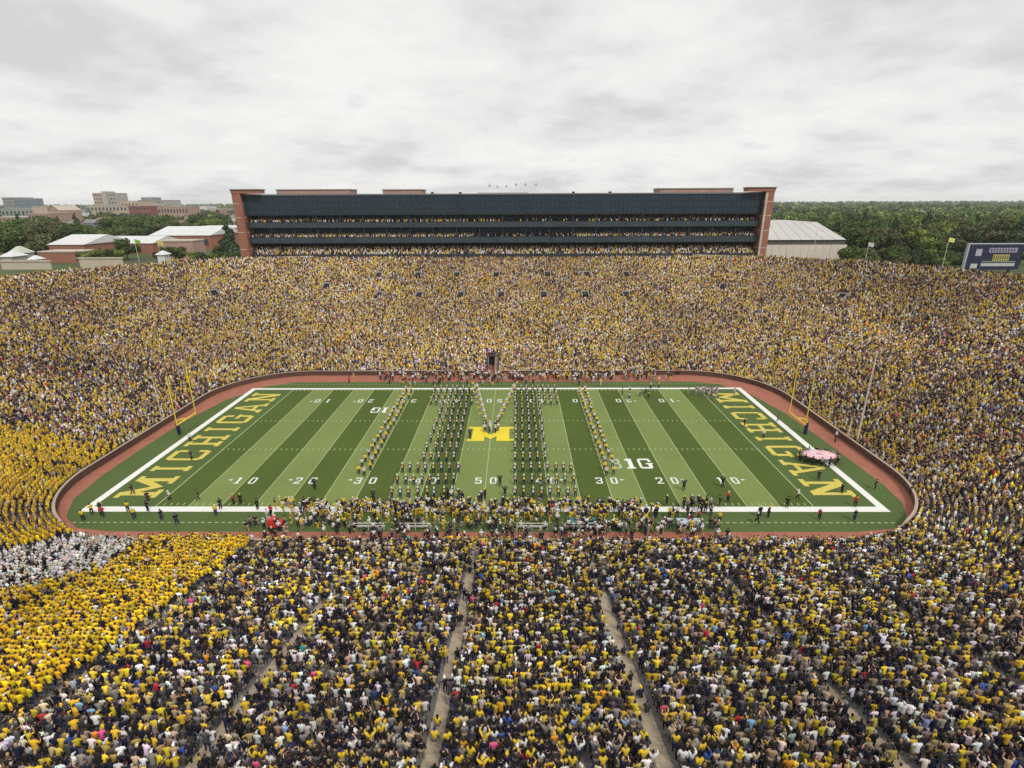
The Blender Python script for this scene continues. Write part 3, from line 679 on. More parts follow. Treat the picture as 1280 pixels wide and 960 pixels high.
def pick(p, r_): return np.minimum(np.searchsorted(np.cumsum(p), r_), len(p) - 1)
# neighbours share colours a little: use smooth noise mixed into the draw
rr = RNG.random(NS); cl = vnoise(X, Y, 4.5, 21)
yb = np.clip((cl - .5) * 1.1, -.35, .35)
rr2 = np.clip(rr - yb * .35, 0, .9999)
farc = (Y > 50) & (np.abs(X) < 95)
si = np.where(farc, pick(PF, rr2), np.where(far, pick(PM_, rr2), pick(PN, np.clip(rr - yb * .2, 0, .9999)))); si = np.where(stud, pick(PSs, rr), si)
wi = names.index('white'); si = np.where(white_zone, np.where(rr < .56, wi, np.where(rr < .62, names.index('grey'), np.where(rr < .76, names.index('cream'), names.index('black')))), si)
# hair or cap
hn = list(HAIRS) + ['navy cap', 'yellow cap', 'white cap', 'grey cap']; hcols = np.array([HAIRS[k] for k in HAIRS] + [(.02, .028, .09), (.72, .47, .03), (.72, .72, .72), (.25, .25, .26)])
hp = np.array([30, 20, 20, 8, 5, 9, 4, 5, 3.]); hp /= hp.sum(); hi = np.searchsorted(np.cumsum(hp), RNG.random(NS)).clip(0, len(hp) - 1)
hi = np.where(white_zone, np.where(RNG.random(NS) < .75, hn.index('white cap'), 0), hi)
ki = RNG.choice(6, NS, p=[.34, .2, .22, .12, .07, .05])
stc = vnoise(X, Y, 9, 33); stand_ = (RNG.random(NS) < np.clip(.25 + (stc - .5) * 1.4, .05, .8)) | stud
stand_ &= ~white_zone
stand_ &= ~((SEC >= 3) & (SEC <= 5) & (KR < 4) & ~stud)
YAWJ = RNG.normal(0, .28, NS); JX = RNG.uniform(-.07, .07, NS); JY = RNG.uniform(-.1, .1, NS); SC = RNG.normal(.9, .06, NS).clip(.74, 1.04)
DIST = np.linalg.norm(ST[:, :3] + [0, 0, 1.2] - CAM, axis=1)
# ---- the 300 that show largest become people of their own
u, v, d = project(ST[:, :3] + [0, 0, 1.15])
infr = (u > 3) & (u < 1277) & (v < 955)
order = np.argsort(np.where(infr, DIST, 1e9))[:300]
indiv = np.zeros(NS, bool); indiv[order] = True
kmin = int(KR[order].max())
used_labels = set()
AN = {-26.7: 'far left', -13.5: 'dim left', -.3: 'pale left', 12.9: 'pale right', 26.1: 'dim right', 39.3: 'far right'}
rowmembers = {}
for i in order: rowmembers.setdefault(int(KR[i]), []).append(i)
SHORT = []
def trousers_col(i): return [(.03, .04, .09), (.02, .02, .022), (.3, .25, .17), (.12, .12, .13)][i % 4]
for k, mem in sorted(rowmembers.items()):
    mem.sort(key=lambda i: X[i])
    for i in mem:
        x = X[i]; ax_ = [a for a in AISLES_X] + []
        a_ = min(AISLES_X, key=lambda q: abs(q - x)); side = 'right' if x > a_ else 'left'
        same = [j for j in mem if (X[j] > a_) == (x > a_) and abs(X[j] - a_) < 9 and abs(X[j] - a_) <= abs(x - a_)]
        n_ = len([j for j in same if min(AISLES_X, key=lambda q: abs(q - X[j])) == a_])
        an = AN[min(AN, key=lambda q: abs(q - a_))]
        sn, hname = names[si[i]], hn[hi[i]]
        hh = hname if 'cap' in hname else hname + ' hair'
        pose = random.choice(['stand', 'forward', 'cross', 'phone', 'stand', 'forward', 'raised']) if stand_[i] else 'seated'
        lab = f'person in {sn}, {hh}, {ordn(n_)} {side} of {an} aisle, {ordn(int(kmin - k + 1))} row up'
        head = 'cap' if 'cap' in hname else ('long_hair' if random.random() < .4 else 'hair')
        ca, sa = math.cos(FA[i]), math.sin(FA[i]); yo = .02 if stand_[i] else -.1
        lx = X[i] + JX[i] * ca - yo * sa; ly = Y[i] + JX[i] * sa + yo * ca
        person('person', pose, (lx, ly, Z[i]), FA[i] + YAWJ[i], tuple(cols[si[i]]), trousers_col(i), head, tuple(hcols[hi[i]]), SKIN_COLS[ki[i]], lab, 'person', 'spectators in the nearest rows of the stand', long_sleeves=random.random() < .35, scale=SC[i])
# ------------------------------------------------------------------ crowd mesh
def tri(fs):
    o = []
    for f in fs:
        for i in range(1, len(f) - 1): o.append((f[0], f[i], f[i + 1]))
    return o
class TP:  # template; slot per vertex: 0 skin 1 shirt 2 hair 3 trousers
    def __init__(s): s.v = []; s.f = []; s.s = []
    def loft(s, rings, n, slot, cap0=False, cap1=True):
        o = len(s.v)
        for (c, rx, ry) in rings:
            for i in range(n):
                a = 2 * math.pi * (i + .5) / n; s.v.append((c[0] + rx * math.cos(a), c[1] + ry * math.sin(a), c[2])); s.s.append(slot)
        fs = [(o + j * n + i, o + j * n + (i + 1) % n, o + (j + 1) * n + (i + 1) % n, o + (j + 1) * n + i) for j in range(len(rings) - 1) for i in range(n)]
        if cap1: fs.append(tuple(o + (len(rings) - 1) * n + i for i in range(n)))
        s.f += tri(fs)
    def limb(s, a, b_, ra, rb, slot, n=4):
        q = MB().tube(a, b_, ra, rb, n); o = len(s.v); s.v += q.v; s.s += [slot] * len(q.v); s.f += tri([tuple(o + i for i in f) for f in q.f])
    def head(s, c, cap=False, n=6, rings=4):
        o = len(s.v); rx, ry, rz = .088, .105, .13
        for j in range(rings + 1):
            ph = -math.pi / 2 + math.pi * j / rings
            if j in (0, rings): s.v.append((c[0], c[1], c[2] + rz * math.sin(ph))); s.s.append(2 if j else 0); continue
            for i in range(n):
                a = 2 * math.pi * (i + .5) / n; x, y, z = rx * math.cos(ph) * math.cos(a), ry * math.cos(ph) * math.sin(a), rz * math.sin(ph)
                s.v.append((c[0] + x, c[1] + y, c[2] + z)); s.s.append(2 if (y < -.01 and z > -.09) or z > .07 else 0)
        idx = lambda j, i: o if j == 0 else (o + 1 + (rings - 1) * n if j == rings else o + 1 + (j - 1) * n + i % n)
        for j in range(rings):
            for i in range(n):
                f = [idx(j, i), idx(j, i + 1), idx(j + 1, i + 1), idx(j + 1, i)]; g = list(dict.fromkeys(f)); s.f += tri([tuple(g)])
        if cap:
            q = [(c[0] - .06, c[1] + .09, c[2] + .05), (c[0] + .06, c[1] + .09, c[2] + .05), (c[0] + .05, c[1] + .19, c[2] + .03), (c[0] - .05, c[1] + .19, c[2] + .03)]
            o = len(s.v); s.v += q; s.s += [2] * 4; s.f += tri([(o, o + 1, o + 2, o + 3)])
    def done(s): return np.array(s.v), np.array(s.f), np.array(s.s)
def near_tp(kind, cap):
    P = pose_joints(kind); t = TP(); n = 6; c = P['pel']; dz = 0
    lean = P['che'][1] - P['pel'][1]; z0 = P['pel'][2]
    t.loft([((0, 0, z0 - .1), .17, .12), ((0, lean * .4, z0 + .18), .155, .11), ((0, lean, z0 + .4), .21, .12), ((0, lean, z0 + .5), .15, .09), ((0, lean, z0 + .55), .06, .06)], n, 1)
    t.limb((0, P['nek'][1], z0 + .5), (0, P['nek'][1], z0 + .6), .055, .055, 0)
    t.head((P['hed'][0], P['hed'][1], P['hed'][2] + .01), cap)
    for a, b_, c_ in (('sl', 'el', 'wl'), ('sr', 'er', 'wr')): t.limb(P[a], P[b_], .065, .05, 1); t.limb(P[b_], P[c_], .043, .03, 0)
    for a, b_, c_ in (('hl', 'kl', 'al'), ('hr', 'kr', 'ar')): t.limb(P[a], P[b_], .09, .07, 3); t.limb(P[b_], P[c_], .07, .05, 3)
    return t.done()
def far_tp(kind):
    P = pose_joints(kind); t = TP(); z0 = P['pel'][2]; lean = P['che'][1]
    t.loft([((0, 0, z0 - .15), .2, .15), ((0, lean, z0 + .36), .25, .14), ((0, lean, z0 + .53), .13, .09)], 4, 1)
    t.head((0, P['hed'][1], P['hed'][2] + .01), False, 4, 3)
    if kind in ('raised', 'forward', 'seated', 'cross'):
        for a, b_ in (('el', 'wl'), ('er', 'wr')): t.limb(P[a], P[b_], .05, .035, 0, 3)
    if kind == 'seated': t.limb((0, .0, .5), (0, .42, .5), .16, .15, 3, 4)
    else: t.limb((0, 0, .85), (0, 0, .3), .16, .12, 3, 4)
    return t.done()
near_t = {('stand', c_): near_tp('stand', c_) for c_ in (0, 1)}; 
for k_ in ('forward', 'raised', 'cross', 'phone', 'seated'):
    for c_ in (0, 1): near_t[(k_, c_)] = near_tp(k_, c_)
far_t = {k_: far_tp(k_) for k_ in ('stand', 'forward', 'raised', 'cross', 'seated')}
skc = np.array(SKIN_COLS) * np.array([1.05, .97, .9]); trc = np.array([(.03, .04, .09), (.02, .02, .022), (.3, .25, .17), (.1, .1, .11), (.5, .5, .5)])
PALL = np.zeros((NS, 4, 3)); PALL[:, 0] = skc[ki]; PALL[:, 1] = cols[si]; PALL[:, 2] = hcols[hi]; PALL[:, 3] = trc[RNG.choice(5, NS, p=[.4, .25, .12, .18, .05])]
big = vnoise(X, Y, 22, 61) * .6 + vnoise(X, Y, 8, 62) * .4
PALL[:, :] *= RNG.normal(1, .2, (NS, 1, 1)).clip(.5, 1.4)
PALL[:, 1:] *= np.where(farc, .66 + .74 * big, np.where(far, .50 + .86 * big, .70 + .75 * big))[:, None, None]; PALL[farc, 0] *= 1.12
PALL[:, 1] *= RNG.normal(1, .08, (NS, 3)).clip(.75, 1.25)
isy = si == names.index('yellow'); PALL[isy, 1] *= np.array([1, 1, 1]) * RNG.uniform(.72, 1.08, (isy.sum(), 1)); PALL[isy & stud, 1] *= (1.16, 1.08, .6)
isy &= ~stud & (RNG.random(NS) < .2); PALL[isy, 1] = PALL[isy, 1] * .55 + np.array((.16, .14, .07))
PALL[white_zone, 3] = (.01, .01, .015); PALL[white_zone, 1] *= 1.0; PALL[white_zone, 2] *= .7
posek = np.where(stand_, RNG.choice(4, NS, p=[.4, .33, .09, .18]), 4)
PK = ['stand', 'forward', 'raised', 'cross', 'seated']
LODN = 84
V, Fc, Cc = [], [], []; off = 0
def emit(idx, tp):
    global off
    if not len(idx): return
    v_, f_, s_ = tp; n_ = len(idx)
    a = FA[idx] + YAWJ[idx]; ca, sa = np.cos(a)[:, None], np.sin(a)[:, None]; sc = SC[idx][:, None]
    ff = FA[idx]; yo = np.where(stand_[idx], .02, -.1)
    bx = X[idx] + JX[idx] * np.cos(ff) - (yo + JY[idx]) * np.sin(ff); by = Y[idx] + JX[idx] * np.sin(ff) + (yo + JY[idx]) * np.cos(ff)
    out = np.empty((n_, len(v_), 3), np.float32)
    out[:, :, 0] = bx[:, None] + (v_[:, 0] * ca - v_[:, 1] * sa) * sc; out[:, :, 1] = by[:, None] + (v_[:, 0] * sa + v_[:, 1] * ca) * sc; out[:, :, 2] = Z[idx][:, None] + .01 + v_[:, 2] * sc
    V.append(out.reshape(-1, 3)); Fc.append((f_[None] + (off + np.arange(n_) * len(v_))[:, None, None]).reshape(-1, 3)); Cc.append(PALL[idx][:, s_].reshape(-1, 3)); off += n_ * len(v_)
capm = hi >= len(HAIRS)
nearm = DIST < LODN
for pk, kn in enumerate(PK):
    for c_ in (0, 1): emit(np.where(nearm & ~indiv & (posek == pk) & (capm == bool(c_)))[0], near_t[(kn, c_)])
    emit(np.where(~nearm & (posek == pk))[0], far_t[kn])
# spectators in the suites building and its terrace
ex = []
def add_row(y, z, dens, x0=XL + .6, x1=XR - .6, gap=None):
    n_ = int((x1 - x0) / .55)
    for i in range(n_):
        x = x0 + (i + random.random() * .5) * .55
        dd = dens
        if gap and gap[0] < x < gap[1]: dd = gap[2]
        if random.random() < dd: ex.append((x, y, z))
for k in range(5): add_row(126.85 + .85 * k, 22.0 + .42 * k, .92)
for k in range(3): add_row(128.2 + .8 * k, 27.32 + .3 * (k + 1), .92, gap=(-10, 24, .25))
for k in range(2): add_row(128.2 + .8 * k, 32.52 + .3 * (k + 1), .62, gap=(0, 30, .25))
ex = np.array(ex); n0 = NS; NE = len(ex)
X = np.r_[X, ex[:, 0]]; Y = np.r_[Y, ex[:, 1]]; Z = np.r_[Z, ex[:, 2]]; FA = np.r_[FA, np.full(NE, math.pi)]; YAWJ = np.r_[YAWJ, RNG.normal(0, .3, NE)]; JX = np.r_[JX, np.zeros(NE)]; JY = np.r_[JY, np.zeros(NE)]; SC = np.r_[SC, np.ones(NE)]; stand_ = np.r_[stand_, np.ones(NE, bool)]
pe = np.zeros((NE, 4, 3)); pe[:, 0] = skc[RNG.choice(6, NE, p=[.34, .2, .22, .12, .07, .05])]; pe[:, 1] = cols[pick(probs(yellow=16, navy=20, white=24, grey=12, black=10, tan=8, red=3, cream=7), RNG.random(NE))]; pe[:, 2] = hcols[RNG.integers(0, 9, NE)]; pe[:, 3] = .03
PALL = np.concatenate([PALL, pe])
emit(np.arange(n0, n0 + NE), far_t['stand'])
V = np.concatenate(V); Fc = np.concatenate(Fc).astype(np.int32); Cc = np.concatenate(Cc)
me = bpy.data.meshes.new('crowd'); me.vertices.add(len(V)); me.vertices.foreach_set('co', V.ravel())
me.loops.add(len(Fc) * 3); me.loops.foreach_set('vertex_index', Fc.ravel()); me.polygons.add(len(Fc)); me.polygons.foreach_set('loop_start', np.arange(len(Fc), dtype=np.int32) * 3)
me.update(calc_edges=True)
ca_ = me.color_attributes.new('Col', 'FLOAT_COLOR', 'POINT'); c4 = np.ones((len(V), 4), np.float32); c4[:, :3] = Cc; ca_.data.foreach_set('color', c4.ravel())
me.materials.append(attr_mat('crowd_clothes')); o = link(bpy.data.objects.new('crowd', me))
tag(o, 'dense crowd of spectators in yellow, navy and white filling the whole stadium bowl', 'crowd', kind='stuff')
print('crowd verts', len(V), 'tris', len(Fc))
#PART3
# ------------------------------------------------------------------ goal posts
for sg, nm_ in ((-1, 'left'), (1, 'right')):
    g = empty('goal_post', (sg * 57.0, 24.4, 0)); tag(g, f'yellow goal post with dark padded base behind the {nm_} end zone', 'goal post', 'goal posts')
    mb = MB(); mb.tube((0, 0, 0), (0, 0, 2.2), .3, .3, 10); mb.build('base_pad', mat('navy_pad', (.012, .02, .06), .7), g)
    mb = MB(); pts = [(0, 0, 2.2), (0, 0, 2.4), (-sg * .3, 0, 2.8), (-sg * .9, 0, 3.0), (-sg * 1.9, 0, 3.05)]
    for a_, b_ in zip(pts, pts[1:]): mb.tube(a_, b_, .11, .11, 8)
    mb.build('gooseneck', GOLDP, g)
    mb = MB(); mb.tube((-sg * 1.9, -2.9, 3.05), (-sg * 1.9, 2.9, 3.05), .13, .13, 8); mb.build('crossbar', GOLDP, g)
    for y in (-2.86, 2.86): mb = MB(); mb.tube((-sg * 1.9, y, 3.05), (-sg * 1.9, y, 12.2), .085, .085, 8); mb.build('upright', GOLDP, g)
# ------------------------------------------------------------------ marching band
NAVYC, WHT, MZ = (.014, .02, .07), (.72, .72, .70), (.78, .56, .05)
rowsY = [2.1 + 3.66 * i for i in range(13)]
nb = 0
for side, sg in (('left', -1), ('right', 1)):
    for ri, yy in enumerate(rowsY):
        serif = ri < 3 or ri > 9
        n_ = 8 if ri < 3 else (8 if ri > 9 else 5)
        for fi in range(n_):
            x = sg * (4.5 + 1.22 * fi) + RNG.normal(0, .07); y = yy + RNG.normal(0, .1)
            if sg < 0 and not serif: x -= .9
            lab = f'navy-uniformed band musician, {side} block, {ordn(ri + 1)} row from near sideline, {ordn(fi + 1)} file outward'
            person('band_person', ['forward', 'forward', 'stride', 'cross'][(ri * 7 + fi) % 4], (x, y, .02), math.pi + RNG.normal(0, .15) if False else RNG.normal(0, .15) + math.pi, NAVYC, NAVYC, 'band_hat', WHT, SKIN_COLS[(ri + fi) % 3], lab, 'band member', 'marching band blocks on the field', long_sleeves=True, uniform=[WHT, MZ][fi % 2], scale=1.07)
            nb += 1
flagm = object_mat('flag_cloth')
def pennant(loc, rz, label, col, group, h=2.6, ang=.5):
    mb = MB(); mb.tube((0, 0, 0), (math.sin(ang) * h, 0, math.cos(ang) * h), .03, .025, 5)
    o = mb.build('flag', MAST); o.location = loc; o.rotation_euler = (0, 0, rz); tag(o, label, 'flag', group)
    q = MB(); n_ = 5; L = .55; Hh = .4; vs = []
    for i in range(n_ + 1):
        t = i / n_
        for j in (0, 1):
            z = h - .05 - j * Hh - t * .12; vs.append((math.sin(ang) * z + t * L, .10 * math.sin(t * 6 + j) * t, math.cos(ang) * z))
    q.add(vs, [(2 * i, 2 * i + 2, 2 * i + 3, 2 * i + 1) for i in range(n_)]); c_ = q.build('flag_cloth', flagm, o); c_.color = col + (1,)
    return o
for side, sg in (('left', -1), ('right', 1)):
    for i in range(20):
        for j in (0, 1):
            x = sg * (18.5 + j * 1.25) + RNG.normal(0, .12); y = 8.4 + i * 1.98 + RNG.normal(0, .15) + j * .6
            top = MZ if (i + j) % 2 else WHT
            lab = f'performer in {"yellow" if (i + j) % 2 else "white"} top near {side} 30-yard line, {ordn(i + 1)} pair from near sideline, {"outer" if j else "inner"}'
            person('performer_person', ['raised', 'forward'][(i + j) % 2], (x, y, .02), RNG.normal(0, .3) + math.pi, top, (.02, .02, .04), 'hair' if j else 'cap', [(.05, .03, .02), (.72, .5, .05)][1 - j], SKIN_COLS[i % 3], lab, 'performer', 'performers along the 30-yard lines', long_sleeves=True)
    for i in range(14):
        t = i / 13; x = sg * (4.1 - 3.0 * t); y = 48.0 - 19.5 * t; sz_ = 0
        lab = f'flag bearer in navy on {side} arm of the central V, {ordn(i + 1)} from far sideline'
        person('flag_person', 'forward', (x, y, .02), math.pi + RNG.normal(0, .1), (.5, .4, .1) if i % 2 else WHT, NAVYC, 'cap', WHT, SKIN_COLS[i % 3], lab, 'flag bearer', 'flag bearers in the central V', long_sleeves=True)
        if i % 2 == 0: pennant((x - .1, y - .35, .9), 0 if sg > 0 else math.pi, f'small yellow flag held on {side} arm of the central V, {ordn(i // 2 + 1)} from far sideline', MZ, 'yellow flags of the central V', 1.5, .45)
person('drum_major_person', 'raised', (-.1, 25.6, .02), math.pi, WHT, WHT, 'cap', WHT, SKIN_COLS[0], 'drum major all in white standing in the middle of the yellow midfield letter', 'drum major', None, long_sleeves=True, scale=1.1)
for i in range(7):
    a_ = i / 7 * 6.28
    person('drum_major_person', 'forward', (1.3 * math.cos(a_), 25.6 + 1.1 * math.sin(a_), .02), a_, NAVYC if i % 2 else WHT, NAVYC, 'cap', WHT, SKIN_COLS[i % 3], f'band leader in {"navy" if i % 2 else "white"} ringing the white drum major, {ordn(i + 1)} counterclockwise from the right', 'band leader', 'leaders around the drum major')
# ladder men / conductors
for i, (px_, x, y) in enumerate(((0, -25, 4.5), (1, 3.0, 2.4), (2, 29, 4.2), (3, 2.2, 5.6), (4, -15.5, 1.2), (5, -3.6, 22.3), (6, 35, 5.2))):
    person('conductor_person', 'raised', (x, y, .02), 0, (.012, .014, .03), (.012, .014, .03), 'hair', (.03, .02, .015), SKIN_COLS[0], ['conductor in black alone on the turf left of the left 30-yard number', 'director in black facing the band beside the right block', 'conductor in black just in front of the right 30-yard number', 'director in black on the 50-yard line behind the number', 'photographer in black crouched near the left serif rows', 'leader in black standing on the left half of the midfield letter', 'official in black by the right 20-yard number'][i], 'conductor', None, long_sleeves=True, scale=1.05)
# ------------------------------------------------------------------ sideline people
TOPS = [('yellow', SHIRTS['yellow']), ('white', SHIRTS['white']), ('navy', SHIRTS['navy']), ('black', SHIRTS['black']), ('grey', SHIRTS['grey']), ('red', SHIRTS['red']), ('tan', SHIRTS['tan'])]
BOTS = [('navy', (.02, .03, .08)), ('black', (.015, .015, .017)), ('tan', (.4, .32, .2)), ('yellow', (.7, .48, .04)), ('white', (.6, .6, .6))]
sp_ = []
def yardname(x):
    k = int(round(abs(x) / 9.144)); 
    return ('the 50-yard' if k == 0 else f'the {"left" if x < 0 else "right"} {50 - 10 * k}-yard') if k < 5 else f'the {"left" if x < 0 else "right"} goal'
for i in range(230):
    x = RNG.uniform(-30, 24) if i < 150 else RNG.uniform(-30, 30); y = RNG.uniform(-2.6, -.2) if i < 150 else RNG.uniform(-5.8, -2.5)
    w = (10, 22, 20, 16, 10, 3, 5) if i % 5 else (60, 10, 10, 5, 5, 2, 2)
    sp_.append((x, y, random.choices(range(7), w)[0], random.choices(range(5), (20, 20, 12, 38, 10))[0], 'near'))
for i in range(16): sp_.append((-3.5 + RNG.normal(0, 2.3), RNG.uniform(-.5, 2.0), random.choice([2, 3, 4, 1]), random.choice([0, 1, 1]), 'near'))
for i in range(16): sp_.append((29 + RNG.normal(0, 1.8), RNG.uniform(-2.5, .3), random.choice([3, 3, 4]), 1, 'near'))
for i in range(24): sp_.append((random.choice([-1, 1]) * RNG.uniform(30, 53), RNG.uniform(-4.5, 1.2), random.choice([0, 2, 3, 3, 5]), random.choice([0, 1, 1]), 'near'))
for i in range(270): sp_.append((RNG.uniform(-28, 38) if i < 235 else RNG.uniform(-40, 44), RNG.uniform(54.4, 58.9) if i % 8 else RNG.uniform(50.8, 54), random.choices(range(7), (6, 28, 10, 16, 12, 9, 10))[0], random.choices(range(5), (20, 24, 14, 6, 16))[0], 'far'))
bins = {}
for q in sorted(sp_, key=lambda q: q[0]): bins.setdefault((q[4], yardname(q[0])), []).append(q)
for (nf, yn), mem in bins.items():
    for j, (x, y, a_, b_, _n) in enumerate(mem):
        who = 'player' if BOTS[b_][0] == 'yellow' and TOPS[a_][0] in ('navy', 'white') else 'person'
        person(('sideline_' if nf == 'near' else 'trackside_') + 'person', random.choice(['stand', 'stand', 'cross', 'stride', 'forward']), (x, y, .015), RNG.normal(0, .9) + (0 if nf == 'near' else math.pi), TOPS[a_][1], BOTS[b_][1], random.choice(['hair', 'cap', 'hair']), random.choice([(.03, .02, .015), (.02, .03, .09), (.7, .7, .7), (.72, .5, .03)]), SKIN_COLS[j % 6], f'{who}, {TOPS[a_][0]} top, {BOTS[b_][0]} trousers, {nf} sideline at {yn} line, {ordn(j + 1)} from left', who, f'people on the {nf} sideline', long_sleeves=j % 3 == 0, scale=1.04)
pl = []
for i in range(150): pl.append((RNG.uniform(-24, 22), RNG.uniform(-2.3, -.3) if i % 3 else RNG.uniform(-4.2, -2.3), 'football_player', i % 4))
for i in range(175): pl.append((RNG.uniform(-30, 31), RNG.uniform(-8.1, -4.6), 'bench_staff_person', i % 7))
bins = {}
for q in sorted(pl, key=lambda q: q[0]): bins.setdefault((q[2], yardname(q[0])), []).append(q)
for (nm_, yn), mem in bins.items():
    for j, (x, y, _n, k) in enumerate(mem):
        if nm_ == 'football_player':
            cn, cc = [('navy', SHIRTS['navy']), ('navy', (.02, .03, .09)), ('dark', SHIRTS['charcoal']), ('white', SHIRTS['white'])][k]
            person(nm_, random.choice(['stand', 'cross', 'stride']), (x, y, .015), RNG.normal(0, .8), cc, (.70, .50, .05), 'cap', random.choice([(.02, .03, .09), (.6, .6, .6), (.7, .5, .05)]), SKIN_COLS[j % 6], f'football player, {cn} jersey, yellow trousers, near sideline at {yn} line, {ordn(j + 1)} from left', 'player', 'football players lined up on the near sideline', scale=1.1)
        else:
            cn = ['white', 'navy', 'black', 'grey', 'white', 'tan', 'black'][k]
            person(nm_, random.choice(['stand', 'seated', 'cross', 'stride']), (x, y, .015 if y > -8.2 else .3), RNG.normal(0, .9), SHIRTS[cn], random.choice([(.02, .02, .03), (.35, .28, .18), (.02, .03, .07)]), random.choice(['hair', 'cap']), random.choice([(.03, .02, .015), (.6, .6, .6), (.02, .03, .09)]), SKIN_COLS[j % 6], f'staff member, {cn} top, on track behind benches at {yn} line, {ordn(j + 1)} from left', 'staff', 'staff behind the near benches')
# scattered field crew in the end zones and dancers upper right
crew = [(-51, 3.1, 'left'), (-47.5, 1.2, 'left'), (-44.5, 1.4, 'left'), (-40.5, 1.5, 'left'), (-48.7, 14, 'left'), (-53, 21, 'left'), (54.6, 30, 'right'), (47.2, 27.5, 'right'), (48.5, 22.3, 'right'), (50.2, 7.3, 'right'), (51.5, 3.5, 'right'), (44.3, 1.7, 'right'), (57.0, 4.6, 'right'), (60.2, 20.5, 'right'), (60.8, 21.5, 'right'), (61.0, 3.0, 'right')]
for i, (x, y, sd) in enumerate(crew):
    cn = ['black', 'navy', 'white'][i % 3]
    person('field_crew_person', random.choice(['stand', 'stride', 'cross']), (x, y, .015), RNG.uniform(0, 6), SHIRTS[cn], (.02, .02, .025), 'cap', SHIRTS[cn], SKIN_COLS[i % 3], f'lone person in {cn} by the {sd} end zone, {ordn(sum(1 for q in crew[:i + 1] if q[2] == sd))} of its scattered crew', 'person', 'crew around the end zones')
for i in range(34):
    gx, gy = (RNG.normal(46.5, 2.2), RNG.normal(45.6, 1.3)) if i < 24 else (RNG.uniform(26, 37), RNG.uniform(42, 50))
    gx = min(gx, 52)
    person('cheer_person', random.choice(['raised', 'forward', 'stand']), (gx, gy, .015), RNG.uniform(0, 6), (.5, .5, .52) if i < 24 else random.choice([(.6, .6, .6), (.5, .4, .2)]), (.35, .35, .36) if i < 24 else (.03, .03, .06), 'long_hair', (.05, .03, .02), SKIN_COLS[i % 3], f'performer in {"silver-grey, packed by far right corner" if i < 24 else "pale top, loose near far right 20-yard line"}, {ordn(i % 24 + 1)} counted outward', 'performer', 'performers near the far right corner')
# ------------------------------------------------------------------ benches, canopy, poles
BEN = mat('bench_white', (.62, .62, .56), .6)
for i, px in enumerate((482, 534, 663, 716)):
    x = (px - 606) / 8.6; g = empty('team_bench', (x, -5.35, .0)); tag(g, f'pale team bench with open back frame on near sideline, {ordn(i + 1)} of four from left', 'bench', 'team benches on the near sideline')
    mb = MB(); mb.box(-2.0, 2.0, -.2, .2, .42, .48); mb.build('seat', BEN, g)
    mb = MB(); mb.box(-2.0, 2.0, -.28, -.22, 1.0, 1.08); mb.box(-2.0, 2.0, -.28, -.22, .62, .68); mb.build('back_frame', BEN, g)
    for xx in (-1.95, 0, 1.95): mb = MB(); mb.box(xx - .04, xx + .04, -.31, -.2, 0, 1.1); mb.build('post', BEN, g)
    for xx in (-1.9, 1.9): mb = MB(); mb.box(xx - .03, xx + .03, -.18, .2, 0, .42); mb.build('leg', BEN, g)
g = empty('equipment_table', (26.9, -4.9, 0)); tag(g, 'long table under a pale blue cover on the near sideline right of centre', 'table')
mb = MB(); mb.box(-1.5, 1.5, -.5, .5, .95, 1.05); mb.box(-1.5, 1.5, -.53, -.503, .55, 1.0); mb.build('cover', mat('pale_blue_cloth', (.42, .5, .62), .8), g)
for xx in (-1.4, 1.4):
    for yy in (-.4, .4): mb = MB(); mb.box(xx - .04, xx + .04, yy - .04, yy + .04, 0, .95); mb.build('leg', FRAMEM, g)
g = empty('storage_trunk', (13.3, -4.6, 0)); tag(g, 'teal covered equipment trunk on the near sideline between the right benches and table', 'trunk')
mb = MB(); mb.box(-2.0, 2.0, -.6, .6, .05, .75); mb.build('case', mat('teal_cover', (.03, .12, .12), .7), g); mb = MB(); mb.box(-2.05, 2.05, -.65, .65, .753, .85); mb.build('lid', mat('teal_lid', (.05, .18, .17), .7), g)
g = empty('medical_cart', (-26.5, -5.2, 0)); tag(g, 'small bright red cart parked on the near sideline left of the benches', 'cart')
RED = mat('red_paint', (.55, .04, .03), .5)
mb = MB(); mb.box(-.9, .9, -.55, .55, .45, 1.0); mb.add([(-.9, -.55, 1.003), (.2, -.55, 1.003), (.2, .55, 1.003), (-.9, .55, 1.003), (-.8, -.5, 1.5), (-.1, -.5, 1.5), (-.1, .5, 1.5), (-.8, .5, 1.5)], [(0, 1, 5, 4), (1, 2, 6, 5), (2, 3, 7, 6), (3, 0, 4, 7), (4, 5, 6, 7)]); mb.build('body', RED, g)
for xx in (-.6, .6):
    for yy in (-.56, .56): mb = MB(); mb.tube((xx, yy - .06, .28), (xx, yy + .06, .28), .27, .27, 12); mb.build('wheel', DARK, g)
